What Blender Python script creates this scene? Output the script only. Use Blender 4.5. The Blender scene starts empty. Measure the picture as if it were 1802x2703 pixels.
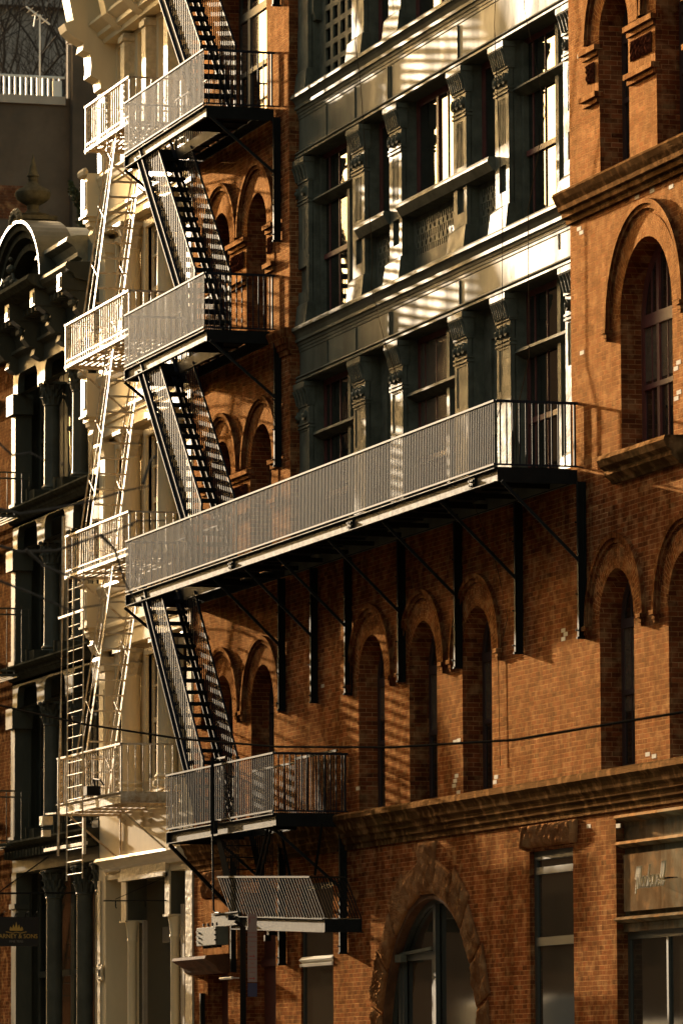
import bpy, bmesh, math, random
from mathutils import Vector, Matrix, noise
random.seed(7)
sc = bpy.context.scene
R_ = math.radians
# ------------------------------------------------------------------ camera
cam_d = bpy.data.cameras.new('Camera'); cam = bpy.data.objects.new('Camera', cam_d); sc.collection.objects.link(cam)
fw = Vector((-0.95207889, 0.28739517, 0.10464129)); rt = Vector((0.28854076, 0.95745773, -0.00434977)); up = Vector((0.10143971, -0.02605195, 0.99450052))
CAM = Vector((0, -25.0, 1.7))
M = Matrix((rt, up, -fw)).transposed().to_4x4(); M.translation = CAM; cam.matrix_world = M
cam_d.sensor_fit = 'VERTICAL'; cam_d.sensor_height = 36; cam_d.sensor_width = 24; cam_d.lens = 14400/2703*36
cam_d.clip_start = 0.5; cam_d.clip_end = 3000
cam_d.dof.use_dof = True; cam_d.dof.focus_distance = 84; cam_d.dof.aperture_fstop = 4.0
sc.camera = cam
# ------------------------------------------------------------------ light
AZ, EL = R_(6.0), R_(10.4)          # sun: off the facade line, above the horizon
w = bpy.data.worlds.new("World"); sc.world = w; w.use_nodes = True
nt = w.node_tree; nt.nodes.clear()
sky = nt.nodes.new('ShaderNodeTexSky'); sky.sky_type = 'NISHITA'; sky.sun_disc = False
sky.sun_elevation = EL; sky.sun_rotation = R_(264.0); sky.air_density = 1.0; sky.dust_density = 8.0
tint = nt.nodes.new('ShaderNodeMix'); tint.data_type = 'RGBA'; tint.blend_type = 'MULTIPLY'; tint.inputs[0].default_value = 1
tint.inputs[7].default_value = (1.0, 0.86, 0.64, 1)
bg = nt.nodes.new('ShaderNodeBackground'); bg.inputs[1].default_value = 0.15
wo = nt.nodes.new('ShaderNodeOutputWorld')
nt.links.new(sky.outputs[0], tint.inputs[6]); nt.links.new(tint.outputs[2], bg.inputs[0]); nt.links.new(bg.outputs[0], wo.inputs[0])
sd = bpy.data.lights.new('Sun', 'SUN'); sd.energy = 2.15; sd.angle = R_(0.5); sd.color = (1.0, 0.80, 0.56)
so = bpy.data.objects.new('Sun', sd); sc.collection.objects.link(so)
tr = Vector((math.cos(AZ)*math.cos(EL), math.sin(AZ)*math.cos(EL), -math.sin(EL)))
so.rotation_euler = tr.to_track_quat('-Z', 'Y').to_euler(); so.location = (-200, -30, 60)
sc.view_settings.view_transform = 'Standard'; sc.view_settings.look = 'None'; sc.view_settings.gamma = 1
sc.view_settings.exposure = 1.78
# ------------------------------------------------------------------ materials
MATS = {}
def mat(name, col, rough=0.6, spec=0.5, metal=0.0, var=0.0, vscale=1.5, bump=0.0, bscale=30, streak=0.0, rvar=0.0, col2=None, stretch=1.0):
    m = bpy.data.materials.new(name); m.use_nodes = True; n = m.node_tree.nodes; l = m.node_tree.links
    b = n['Principled BSDF']; b.inputs['Base Color'].default_value = (*col, 1); b.inputs['Roughness'].default_value = rough
    b.inputs['Specular IOR Level'].default_value = spec; b.inputs['Metallic'].default_value = metal
    tc = n.new('ShaderNodeTexCoord'); mp = n.new('ShaderNodeMapping'); l.new(tc.outputs['Object'], mp.inputs[0]); mp.inputs['Scale'].default_value = (1, 1, stretch)
    if var:
        nz = n.new('ShaderNodeTexNoise'); nz.inputs['Scale'].default_value = vscale; nz.inputs['Detail'].default_value = 6; nz.inputs['Roughness'].default_value = 0.65
        l.new(mp.outputs[0], nz.inputs[0])
        cr = n.new('ShaderNodeValToRGB'); cr.color_ramp.elements[0].position = 0.36; cr.color_ramp.elements[1].position = 0.64
        c2 = col2 or tuple(c*(1-var) for c in col)
        cr.color_ramp.elements[0].color = (*c2, 1); cr.color_ramp.elements[1].color = (*col, 1)
        l.new(nz.outputs[0], cr.inputs[0]); l.new(cr.outputs[0], b.inputs['Base Color'])
    if rvar:
        n2 = n.new('ShaderNodeTexNoise'); n2.inputs['Scale'].default_value = vscale*1.7; n2.inputs['Detail'].default_value = 5; l.new(mp.outputs[0], n2.inputs[0])
        mr = n.new('ShaderNodeMapRange'); mr.inputs[1].default_value = .3; mr.inputs[2].default_value = .7; mr.inputs[3].default_value = rough-rvar; mr.inputs[4].default_value = rough+rvar
        l.new(n2.outputs[0], mr.inputs[0]); l.new(mr.outputs[0], b.inputs['Roughness'])
    if bump:
        n3 = n.new('ShaderNodeTexNoise'); n3.inputs['Scale'].default_value = bscale; n3.inputs['Detail'].default_value = 4; l.new(tc.outputs['Object'], n3.inputs[0])
        bp = n.new('ShaderNodeBump'); bp.inputs['Strength'].default_value = bump; bp.inputs['Distance'].default_value = 0.02
        l.new(n3.outputs[0], bp.inputs['Height']); l.new(bp.outputs[0], b.inputs['Normal'])
    MATS[name] = m; return m
GLAZE = 0.028      # faint fired sheen of the brick faces
def brick_mat(name, c1, c2, mortar, bw=0.2, rh=0.068, bumpd=0.012, stain=(0.62, 0.5, 0.4)):
    m = bpy.data.materials.new(name); m.use_nodes = True; n = m.node_tree.nodes; l = m.node_tree.links
    b = n['Principled BSDF']; b.inputs['Roughness'].default_value = 1.0; b.inputs['Specular IOR Level'].default_value = 0.0
    tc = n.new('ShaderNodeTexCoord'); sp = n.new('ShaderNodeSeparateXYZ'); l.new(tc.outputs['Object'], sp.inputs[0])
    ad = n.new('ShaderNodeMath'); ad.operation = 'ADD'; l.new(sp.outputs[0], ad.inputs[0]); l.new(sp.outputs[1], ad.inputs[1])
    cb = n.new('ShaderNodeCombineXYZ'); l.new(ad.outputs[0], cb.inputs[0]); l.new(sp.outputs[2], cb.inputs[1])
    wn = n.new('ShaderNodeTexNoise'); wn.inputs['Scale'].default_value = 3.0; l.new(tc.outputs['Object'], wn.inputs[0])
    wm = n.new('ShaderNodeVectorMath'); wm.operation = 'MULTIPLY_ADD'; wm.inputs[1].default_value = (0.012, 0.012, 0); l.new(wn.outputs['Color'], wm.inputs[0]); l.new(cb.outputs[0], wm.inputs[2])
    br = n.new('ShaderNodeTexBrick'); br.inputs['Scale'].default_value = 1; br.inputs['Brick Width'].default_value = bw; br.inputs['Row Height'].default_value = rh
    br.inputs['Mortar Size'].default_value = 0.006; br.inputs['Mortar Smooth'].default_value = 0.25; br.inputs['Bias'].default_value = -0.1
    br.inputs['Color1'].default_value = (*c1, 1); br.inputs['Color2'].default_value = (*c2, 1); br.inputs['Mortar'].default_value = (*mortar, 1)
    l.new(wm.outputs[0], br.inputs[0])
    nz = n.new('ShaderNodeTexNoise'); nz.inputs['Scale'].default_value = 0.9; nz.inputs['Detail'].default_value = 7; nz.inputs['Roughness'].default_value = 0.7; l.new(tc.outputs['Object'], nz.inputs[0])
    cr = n.new('ShaderNodeValToRGB'); cr.color_ramp.elements[0].position = 0.38; cr.color_ramp.elements[0].color = (*stain, 1); cr.color_ramp.elements[1].position = 0.58; cr.color_ramp.elements[1].color = (1.1, 1.08, 1.0, 1)
    l.new(nz.outputs[0], cr.inputs[0])
    mx = n.new('ShaderNodeMix'); mx.data_type = 'RGBA'; mx.blend_type = 'MULTIPLY'; mx.inputs[0].default_value = 1; l.new(br.outputs[0], mx.inputs[6]); l.new(cr.outputs[0], mx.inputs[7])
    sm = n.new('ShaderNodeMapping'); sm.inputs['Scale'].default_value = (2.2, 2.2, 0.22); l.new(tc.outputs['Object'], sm.inputs[0])
    sn = n.new('ShaderNodeTexNoise'); sn.inputs['Scale'].default_value = 1.0; sn.inputs['Detail'].default_value = 6; l.new(sm.outputs[0], sn.inputs[0])
    sr = n.new('ShaderNodeValToRGB'); sr.color_ramp.elements[0].position = 0.38; sr.color_ramp.elements[0].color = (0.60, 0.53, 0.49, 1); sr.color_ramp.elements[1].position = 0.56; sr.color_ramp.elements[1].color = (1, 1, 1, 1); l.new(sn.outputs[0], sr.inputs[0])
    # single odd bricks, darker or paler than the run
    ic = n.new('ShaderNodeTexWhiteNoise'); ic.noise_dimensions = '2D'; dv = n.new('ShaderNodeVectorMath'); dv.operation = 'DIVIDE'; dv.inputs[1].default_value = (bw, rh, 1); l.new(cb.outputs[0], dv.inputs[0])
    fl = n.new('ShaderNodeVectorMath'); fl.operation = 'FLOOR'; l.new(dv.outputs[0], fl.inputs[0]); l.new(fl.outputs[0], ic.inputs[0])
    ir = n.new('ShaderNodeValToRGB'); ir.color_ramp.elements[0].position = 0.0; ir.color_ramp.elements[0].color = (0.52, 0.48, 0.48, 1); ir.color_ramp.elements[1].position = 0.34; ir.color_ramp.elements[1].color = (1, 1, 1, 1)
    e2 = ir.color_ramp.elements.new(0.93); e2.color = (1, 1, 1, 1); e3 = ir.color_ramp.elements.new(1.0); e3.color = (1.5, 1.75, 1.9, 1); l.new(ic.outputs[0], ir.inputs[0])
    q1 = n.new('ShaderNodeMix'); q1.data_type = 'RGBA'; q1.blend_type = 'MULTIPLY'; q1.inputs[0].default_value = 1; l.new(mx.outputs[2], q1.inputs[6]); l.new(sr.outputs[0], q1.inputs[7])
    q2 = n.new('ShaderNodeMix'); q2.data_type = 'RGBA'; q2.blend_type = 'MULTIPLY'; q2.inputs[0].default_value = 1; l.new(q1.outputs[2], q2.inputs[6]); l.new(ir.outputs[0], q2.inputs[7]); mx = q2
    # pale lime bloom in patches
    n4 = n.new('ShaderNodeTexNoise'); n4.inputs['Scale'].default_value = 5; n4.inputs['Detail'].default_value = 8; l.new(tc.outputs['Object'], n4.inputs[0])
    c4 = n.new('ShaderNodeValToRGB'); c4.color_ramp.elements[0].position = 0.50; c4.color_ramp.elements[0].color = (0, 0, 0, 1); c4.color_ramp.elements[1].position = 0.72; c4.color_ramp.elements[1].color = (0.45, 0.45, 0.45, 1)
    l.new(n4.outputs[0], c4.inputs[0])
    m2 = n.new('ShaderNodeMix'); m2.data_type = 'RGBA'; l.new(c4.outputs[0], m2.inputs[0]); l.new(mx.outputs[2], m2.inputs[6]); m2.inputs[7].default_value = (0.50, 0.27, 0.11, 1)
    l.new(m2.outputs[2], b.inputs['Base Color'])
    n5 = n.new('ShaderNodeTexNoise'); n5.inputs['Scale'].default_value = 48; n5.inputs['Detail'].default_value = 3; l.new(tc.outputs['Object'], n5.inputs[0])
    sb = n.new('ShaderNodeMath'); sb.operation = 'MULTIPLY_ADD'; sb.inputs[1].default_value = -0.9; l.new(br.outputs['Fac'], sb.inputs[0]); l.new(n5.outputs[0], sb.inputs[2])
    bp = n.new('ShaderNodeBump'); bp.inputs['Strength'].default_value = 0.6; bp.inputs['Distance'].default_value = bumpd; l.new(sb.outputs[0], bp.inputs['Height']); l.new(bp.outputs[0], b.inputs['Normal'])
    gl = n.new('ShaderNodeBsdfGlossy'); gl.inputs['Roughness'].default_value = 0.5; gl.inputs['Color'].default_value = (1.0, 0.56, 0.24, 1); l.new(bp.outputs[0], gl.inputs['Normal'])
    ms = n.new('ShaderNodeMixShader'); ms.inputs[0].default_value = GLAZE; gm = n.new('ShaderNodeMapRange'); gm.inputs[1].default_value = .35; gm.inputs[2].default_value = .65; gm.inputs[3].default_value = GLAZE*.8; gm.inputs[4].default_value = GLAZE*1.15; l.new(n4.outputs[0], gm.inputs[0]); l.new(gm.outputs[0], ms.inputs[0]); l.new(b.outputs[0], ms.inputs[1]); l.new(gl.outputs[0], ms.inputs[2])
    l.new(ms.outputs[0], n['Material Output'].inputs['Surface'])
    MATS[name] = m; return m
brick_mat('brick', (0.27, 0.075, 0.026), (0.115, 0.031, 0.013), (0.40, 0.20, 0.085), bumpd=.02)
brick_mat('arch_brick', (0.42, 0.13, 0.04), (0.30, 0.08, 0.025), (0.40, 0.2, 0.09), bw=0.068, rh=0.2)
brick_mat('left_brick', (0.12, 0.04, 0.017), (0.05, 0.017, 0.009), (0.16, 0.09, 0.045))  # darker brick for the leftmost building
left_mix = [q for q in MATS['left_brick'].node_tree.nodes if q.type == 'MIX_SHADER'][0]; MATS['left_brick'].node_tree.links.remove(left_mix.inputs[0].links[0]); left_mix.inputs[0].default_value = 0.008
brick_mat('dark_brick', (0.16, 0.06, 0.035), (0.10, 0.04, 0.025), (0.16, 0.10, 0.07))
brick_mat('brick_plain', (0.19, 0.050, 0.015), (0.12, 0.03, 0.010), (0.30, 0.15, 0.06), bw=.068, rh=.2)
mat('pale_brick', (0.60, 0.47, 0.29), 0.7, 0.3, var=.2, bump=.2)
mat('brownstone', (0.15, 0.065, 0.028), 0.85, 0.15, var=.5, vscale=3, bump=.5, bscale=18)
brick_mat('moss_stone', (0.075, 0.042, 0.02), (0.05, 0.034, 0.014), (0.06, 0.035, 0.015), bw=.9, rh=5.1, bumpd=.02)
brick_mat('rock', (0.36, 0.17, 0.075), (0.26, 0.11, 0.045), (0.3, 0.13, 0.05), bw=3.1, rh=2.3, bumpd=.04)
mat('terracotta', (0.12, 0.035, 0.018), 1.0, 0.0, var=.6, vscale=18, bump=1.5, bscale=28)
mat('grey_iron', (0.16, 0.155, 0.11), 0.45, 0.02, var=.45, vscale=1.1, bump=.18, bscale=5, rvar=.12, stretch=.35)
mat('grey_trim', (0.145, 0.14, 0.10), 0.45, 0.02, var=.45, vscale=3, bump=.2, bscale=25, rvar=.10)
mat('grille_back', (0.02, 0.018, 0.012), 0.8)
mat('maroon', (0.16, 0.045, 0.035), 0.45, 0.4, var=.3, vscale=4)
mat('dark_frame', (0.055, 0.03, 0.025), 0.5, 0.4)
mat('green_frame', (0.05, 0.05, 0.038), 0.45, 0.5, var=.2)
mat('glass', (0.012, 0.012, 0.010), 0.03, 1.0, bump=.02, bscale=.8)
mat('shop_glass', (0.028, 0.026, 0.019), 0.05, 0.8, bump=.03, bscale=.7)
mat('blind', (0.10, 0.075, 0.05), 0.5, 0.5)
mat('black_iron', (0.016, 0.015, 0.013), 0.58, 0.05, var=.3, vscale=5, bump=.12, bscale=40, rvar=.06)
mat('white_iron', (0.72, 0.62, 0.44), 0.45, 0.25, var=.5, vscale=9, bump=.3, bscale=40, col2=(0.42, 0.28, 0.14))
mat('cream', (0.74, 0.60, 0.37), 0.36, 0.04, var=.12, vscale=1.4, bump=.15, bscale=7, stretch=.4)
mat('cream_rough', (0.64, 0.52, 0.33), 0.42, 0.05, var=.3, vscale=6, bump=.9, bscale=12)
mat('column_paint', (0.11, 0.104, 0.075), 0.24, 0.06, var=.3, vscale=2, bump=.05, bscale=9)
mat('olive_iron', (0.09, 0.084, 0.058), 0.36, 0.02, var=.35, vscale=1.6, bump=.15, bscale=9, rvar=.08, stretch=.4)
mat('patina', (0.17, 0.17, 0.12), 0.6, 0.4, var=.4, vscale=5, bump=.4, bscale=14)
mat('render_wall', (0.13, 0.092, 0.058), 0.9, 0.2, var=.35, vscale=.7, bump=.3, bscale=4)
mat('far_wall', (0.34, 0.27, 0.21), 0.9, 0.2, var=.25, vscale=.3)
mat('coping', (0.42, 0.34, 0.25), 0.8, 0.3, var=.2)
mat('bark', (0.07, 0.05, 0.035), 0.9, 0.2, var=.4, vscale=6, bump=.6, bscale=20)
mat('leaf', (0.05, 0.06, 0.02), 0.6, 0.3, var=.5, vscale=5)
mat('asphalt', (0.05, 0.05, 0.048), 0.9, 0.3, var=.3, vscale=3, bump=.3, bscale=50)
mat('concrete', (0.28, 0.26, 0.22), 0.9, 0.3, var=.25, vscale=2, bump=.2, bscale=20)
mat('wire', (0.012, 0.010, 0.008), 1.0, 0.0)
mat('cable', (0.07, 0.045, 0.025), 0.9, 0.0)
mat('dim_glass', (0.014, 0.013, 0.010), 0.12, 0.1)
mat('brass', (0.62, 0.50, 0.28), 0.5, 0.3)
brick_mat('sign_iron', (0.19, 0.165, 0.115), (0.17, 0.148, 0.10), (0.17, 0.148, 0.10), bw=9.7, rh=7.3, bumpd=.004)
mat('olive_dull', (0.062, 0.058, 0.04), 0.85, 0.0, var=.45, vscale=6, bump=.3, bscale=20)
mat('glass_blind', (0.13, 0.095, 0.065), 0.08, 0.8, var=.25, vscale=3)
mat('cream_shaded', (0.30, 0.24, 0.165), 0.6, 0.1, var=.2, vscale=4)  # shaded copy of the cream paint, recess shade put into the colour
mat('sign_black', (0.012, 0.011, 0.010), 0.6, .3)
mat('gold', (0.45, 0.27, 0.04), 0.5, 0.5)
mat('grey_letter', (0.16, 0.14, 0.11), 0.5)
mat('sign_pink', (0.25, 0.15, 0.11), 0.5, .5)
mat('red_ink', (0.30, 0.03, 0.02), 0.5)
mat('blue_ink', (0.025, 0.02, 0.05), 0.5)
mat('rail_iron', (0.020, 0.020, 0.024), 0.58, 0.05)
mat('bronze_iron', (0.035, 0.028, 0.018), 0.66, 0.06)
mat('iron_shaded', (0.018, 0.016, 0.013), 0.75, 0.0)  # duller copy of black_iron, balcony shade put into the low stair's finish
mat('zinc', (0.12, 0.11, 0.075), 0.6, .05, var=.25, vscale=6, bump=.2)
mat('door_red', (0.09, 0.025, 0.015), 0.5, .4)
mat('glow_white', (0.75, 0.70, 0.6), 0.5)
# ------------------------------------------------------------------ helpers
C = sc.collection
def V(*a): return Vector(a)
class MB:
    def __init__(s): s.v = []; s.f = []
    def add(s, vs, fs):
        o = len(s.v); s.v += [Vector(p) for p in vs]; s.f += [tuple(i+o for i in f) for f in fs]; return s
    def box(s, x0, x1, y0, y1, z0, z1):
        return s.add([(x0,y0,z0),(x1,y0,z0),(x1,y1,z0),(x0,y1,z0),(x0,y0,z1),(x1,y0,z1),(x1,y1,z1),(x0,y1,z1)],
                     [(3,2,1,0),(4,5,6,7),(0,1,5,4),(1,2,6,5),(2,3,7,6),(3,0,4,7)])
    def bar(s, p, q, w, h, upv=(0,0,1)):
        p = Vector(p); q = Vector(q); d = (q-p).normalized(); u = Vector(upv); sd_ = d.cross(u)
        if sd_.length < 1e-3: sd_ = d.cross(Vector((1,0,0)))
        sd_.normalize(); u = sd_.cross(d)
        a = sd_*w/2; b = u*h/2; vs = []
        for c in (p, q): vs += [c-a-b, c+a-b, c+a+b, c-a+b]
        return s.add(vs, [(0,1,2,3),(7,6,5,4),(0,4,5,1),(1,5,6,2),(2,6,7,3),(3,7,4,0)])
    def tube(s, pts, r, n=6, r2=None):
        pts = [Vector(p) for p in pts]; vs = []; fs = []
        for i, p in enumerate(pts):
            d = (pts[min(i+1, len(pts)-1)]-pts[max(i-1, 0)]).normalized()
            a = d.cross(Vector((0.01, 0.02, 1)));
            if a.length < .05: a = d.cross(Vector((1, 0, 0)))
            a.normalize(); b = d.cross(a)
            rr = r if r2 is None else r+(r2-r)*i/(len(pts)-1)
            for k in range(n):
                t = 2*math.pi*k/n; vs.append(p+a*rr*math.cos(t)+b*rr*math.sin(t))
        for i in range(len(pts)-1):
            for k in range(n): fs.append((i*n+k, i*n+(k+1) % n, (i+1)*n+(k+1) % n, (i+1)*n+k))
        fs.append(tuple(range(n))[::-1]); fs.append(tuple((len(pts)-1)*n+k for k in range(n)))
        return s.add(vs, fs)
    def prof(s, x0, x1, pr, m0=0, m1=0):
        # pr: (y,z) outline of a moulding, run along X; m0/m1 = how far ends are cut per unit of -y (returns)
        n = len(pr); vs = [(x0, y, z) for y, z in pr]+[(x1, y, z) for y, z in pr]
        fs = [(i, (i+1) % n, n+(i+1) % n, n+i) for i in range(n)]+[tuple(range(n))[::-1], tuple(range(n, 2*n))]
        return s.add(vs, fs)
    def ring(s, cx, cz, ri, ro, y0, y1, a0=0, a1=math.pi, n=24):
        vs = []; fs = []
        for i in range(n+1):
            t = a0+(a1-a0)*i/n; c, q = math.cos(t), math.sin(t)
            vs += [(cx+ri*c, y0, cz+ri*q), (cx+ro*c, y0, cz+ro*q), (cx+ro*c, y1, cz+ro*q), (cx+ri*c, y1, cz+ri*q)]
        for i in range(n):
            for k in range(4): fs.append((i*4+k, i*4+(k+1) % 4, i*4+4+(k+1) % 4, i*4+4+k))
        fs += [(3,2,1,0), (n*4, n*4+1, n*4+2, n*4+3)]
        return s.add(vs, fs)
    def lathe(s, cx, cy, pr, n=16, a0=0, a1=2*math.pi, flute=0):
        vs = []; fs = []; full = abs(a1-a0-2*math.pi) < 1e-6; m = n if full else n+1
        for r, z in pr:
            for k in range(m):
                t = a0+(a1-a0)*k/n; rr = r*(1+(flute if k % 2 else 0)); vs.append((cx+rr*math.cos(t), cy+rr*math.sin(t), z))
        for i in range(len(pr)-1):
            for k in range(n if full else n):
                k2 = (k+1) % m; fs.append((i*m+k, i*m+k2, (i+1)*m+k2, (i+1)*m+k))
        if full:
            if pr[0][0] > 1e-4: fs.append(tuple(range(m))[::-1])
            if pr[-1][0] > 1e-4: fs.append(tuple((len(pr)-1)*m+k for k in range(m)))
        return s.add(vs, fs)
    def build(s, name, m, parent=None, smooth=False, bevel=0):
        W = Vector((0, 0, 0)); p = parent
        while p is not None: W += p.location; p = p.parent
        me = bpy.data.meshes.new(name); me.from_pydata([tuple(v-W) for v in s.v], [], s.f); me.materials.append(MATS[m])
        bm = bmesh.new(); bm.from_mesh(me); bmesh.ops.recalc_face_normals(bm, faces=bm.faces); bm.to_mesh(me); bm.free()
        if smooth:
            for p_ in me.polygons: p_.use_smooth = True
        o = bpy.data.objects.new(name, me); C.objects.link(o)
        if smooth:
            try:
                me.set_sharp_from_angle(angle=R_(35))
            except Exception: pass
        if parent is not None: o.parent = parent
        if bevel:
            b = o.modifiers.new('b', 'BEVEL'); b.width = bevel; b.segments = 1; b.limit_method = 'ANGLE'
        return o
def thing(name, label, cat, loc, group=None):
    o = bpy.data.objects.new(name, None); C.objects.link(o); o.location = loc; o['label'] = label; o['category'] = cat
    if group: o['group'] = group
    o.empty_display_size = .3
    return o
def tag(o, label, cat, group=None):
    o['label'] = label; o['category'] = cat
    if group: o['group'] = group
    return o
# openings: dict(xs=[...], lo=f, hi=f)
def rect(x0, x1, z0, z1): return dict(x=[x0, x1], lo=lambda x: z0, hi=lambda x: z1)
def arch(cx, hw, z0, zs, n=16, sq=1.0):
    xs = [cx-hw*math.cos(math.pi*i/n) for i in range(n+1)]
    return dict(x=xs, lo=lambda x: z0, hi=lambda x: zs+sq*math.sqrt(max(0, hw*hw-(x-cx)**2)))
def circ(cx, cz, r, n=6):
    xs = [cx-r*math.cos(math.pi*i/n) for i in range(n+1)]
    return dict(x=xs, lo=lambda x: cz-math.sqrt(max(0, r*r-(x-cx)**2)), hi=lambda x: cz+math.sqrt(max(0, r*r-(x-cx)**2)))
def rounded(x0, x1, z0, z1, r, dip=0.0):   # top corners rounded
    xs = [x0]+[x0+r*(1-math.cos(math.pi/2*i/5)) for i in range(1, 6)]+[x1-r*(1-math.cos(math.pi/2*i/5)) for i in range(5, 0, -1)]+[x1]
    def hi(x):
        d = min(x-x0, x1-x)
        return z1 if d >= r else z1-r+math.sqrt(max(0, r*r-(r-max(d, 0))**2))
    return dict(x=xs, lo=lambda x: z0, hi=hi)
def wall(mb, x0, x1, z0, z1, ops, y, depth, back=False, top=None):
    brk = {x0, x1}
    for o in ops:
        for x in o['x']:
            if x0 <= x <= x1: brk.add(round(x, 5))
    xs = sorted(brk); e = 1e-6
    for a, b in zip(xs, xs[1:]):
        if b-a < 1e-5: continue
        mid = (a+b)/2; cov = sorted([o for o in ops if o['x'][0] < mid < o['x'][-1]], key=lambda o: o['lo'](mid))
        ca, cb = z0, z0
        for o in cov:
            la, lb = o['lo'](a), o['lo'](b)
            if la > ca+e or lb > cb+e: mb.add([(a,y,ca),(b,y,cb),(b,y,lb),(a,y,la)], [(0,1,2,3)])
            ca, cb = o['hi'](a), o['hi'](b)
        mb.add([(a,y,ca),(b,y,cb),(b,y,z1),(a,y,z1)], [(0,1,2,3)])
    for o in ops:
        X = o['x']; dp = o.get('d', depth); lo = [(x, o['lo'](x)) for x in X]; hi = [(x, o['hi'](x)) for x in X]; loop = lo+hi[::-1]; n = len(loop)
        vs = [(x, y, z) for x, z in loop]+[(x, y+dp, z) for x, z in loop]
        fs = []
        for i in range(n):
            j = (i+1) % n
            if (Vector(vs[i])-Vector(vs[j])).length > 1e-5: fs.append((i, j, n+j, n+i))
        mb.add(vs, fs)
        if back: sheet(mb, o, y+dp)
    return mb
def sheet(mb, o, y):
    X = o['x']
    for a, b in zip(X, X[1:]): mb.add([(a,y,o['lo'](a)),(b,y,o['lo'](b)),(b,y,o['hi'](b)),(a,y,o['hi'](a))], [(0,1,2,3)])
def window(par, x0, x1, z0, z1, y, mull=(), rails=(), fm='maroon', fr=.06, archo=None, gm='glass', bars=(), thick=None, name='window'):
    # frame with stiles; mull: x positions (centre); rails: z positions; pane behind as a sub-part
    f = MB(); d0, d1 = y, y+.05
    if archo:
        cx = (x0+x1)/2; hw = (x1-x0)/2; zs = archo
        f.ring(cx, zs, hw-fr, hw, d0, d1, n=16)
        f.box(x0, x0+fr, d0, d1, z0, zs); f.box(x1-fr, x1, d0, d1, z0, zs)
    else:
        f.box(x0, x0+fr, d0, d1, z0, z1); f.box(x1-fr, x1, d0, d1, z0, z1); f.box(x0+fr, x1-fr, d0, d1, z1-fr, z1)
    f.box(x0+fr, x1-fr, d0+.002, d1, z0, z0+fr)
    def top(x):
        if not archo: return z1-fr
        return archo+math.sqrt(max(0, ((x1-x0)/2-fr)**2-(x-(x0+x1)/2)**2))
    for m_ in mull:
        mx, mw = m_ if isinstance(m_, tuple) else (m_, .06)
        f.box(mx-mw/2, mx+mw/2, d0-.012, d1-.01, z0+fr, top(mx))
    for bx in bars: f.box(bx-.014, bx+.014, d0+.006, d1-.01, z0+fr, top(bx))
    for r_ in rails:
        rz, rw = r_ if isinstance(r_, tuple) else (r_, .07)
        f.box(x0+fr, x1-fr, d0-.022, d1-.004, rz-rw/2, rz+rw/2)
    o = f.build(name, fm, par)
    p = MB()
    if archo: sheet(p, arch((x0+x1)/2, hw-.01, z0, archo, 14), d0+.022)
    else: sheet(p, rect(x0+.01, x1-.01, z0+.01, z1-.01), d0+.022)
    p.build('pane', gm, o)
    if gm == 'glass' and name in ('window', 'arched_window') and not (14 < z0 < 15.5 and fm == 'maroon'):
        rb = random.Random(int(x0*31+z0*7)); fr_ = rb.choice((0, .3, .45, .6, .5))
        zt_ = archo if archo else z1-fr
        if fr_:
            q = MB(); h_ = (zt_-z0)*fr_; q.box(x0+fr, x1-fr, d0+.014, d0+.02, zt_-h_, zt_-.01); q.build('blind', 'glass_blind', o)
    return o
def rock(mb, corners, amp, n=(14, 8), y=0.0, base=.05):
    # corners: 4 (x,z) going round; rock faced block with a rough front
    a, b, c, d = [Vector((p[0], 0, p[1])) for p in corners]; nx, nz = n; vs = []
    for j in range(nz+1):
        for i in range(nx+1):
            u, v = i/nx, j/nz; p = (a*(1-u)+b*u)*(1-v)+(d*(1-u)+c*u)*v
            edge = min(u, 1-u, v, 1-v)*2
            h = base+amp*(0.35*min(1, edge*2.5))+amp*1.1*(noise.noise(Vector((p.x*9, 3.1, p.z*3.3)))+.8*noise.noise(Vector((p.x*22, 7, p.z*8))))*min(1, edge*4)
            vs.append((p.x, y-h if edge > 0 else y-base*.6, p.z))
    fs = [(j*(nx+1)+i, j*(nx+1)+i+1, (j+1)*(nx+1)+i+1, (j+1)*(nx+1)+i) for j in range(nz) for i in range(nx)]
    mb.add(vs, fs)
    for p, q_ in ((a, b), (b, c), (c, d), (d, a)): mb.add([(p.x, y-base*.6, p.z), (q_.x, y-base*.6, q_.z), (q_.x, y+.06, q_.z), (p.x, y+.06, p.z)], [(0,1,2,3)])
# ================================================================== BRICK BUILDING
BB = thing('brick_building', 'red brick building with round arched windows and a grey iron front between its wings', 'building', (-78, 0, 0))
A2Z = [(-89.95), (-87.42), (-81.24), (-78.59), (-75.98), (-69.88), (-67.15), (-64.3)]
ops = [arch(c, .69, 5.96, 8.02) for c in A2Z]
ops += [arch(-89.95, .63, 10.3, 12.12), arch(-87.45, .64, 10.3, 12.12), arch(-68.59, 1.02, 10.2, 12.07, 20)]
L4 = [(-89.98, .61), (-87.68, .6), (-69.77, .6), (-67.48, .6), (-65.2, .6)]
ops += [arch(c, h, 14.2, 16.12) for c, h in L4]
ops += [arch(-88.52, 1.46, 18.02, 20.3, 20), arch(-68.59, 1.02, 18.1, 20.2, 20)]
GA = arch(-78.42, 2.47, .1, 2.12, 28); GA['d'] = .2; ops.append(GA)
def rd(x0, x1, z0, z1, d): r = rect(x0, x1, z0, z1); r['d'] = d; return r
ops += [rd(-73.65, -71.77, .7, 5.0, .14), rd(-70.0, -62.0, .1, 5.32, .2), rd(-90.9, -89.6, .1, 3.65, .3), rd(-88.6, -86.67, .1, 4.9, .4), rd(-85.2, -83.38, .7, 4.95, .09)]
ops += [rd(-85.72, -71.66, 10.3, 22.4, .3)]
b = MB(); wall(b, -91.8, -58, 0, 22.6, ops, 0, .36)
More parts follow.
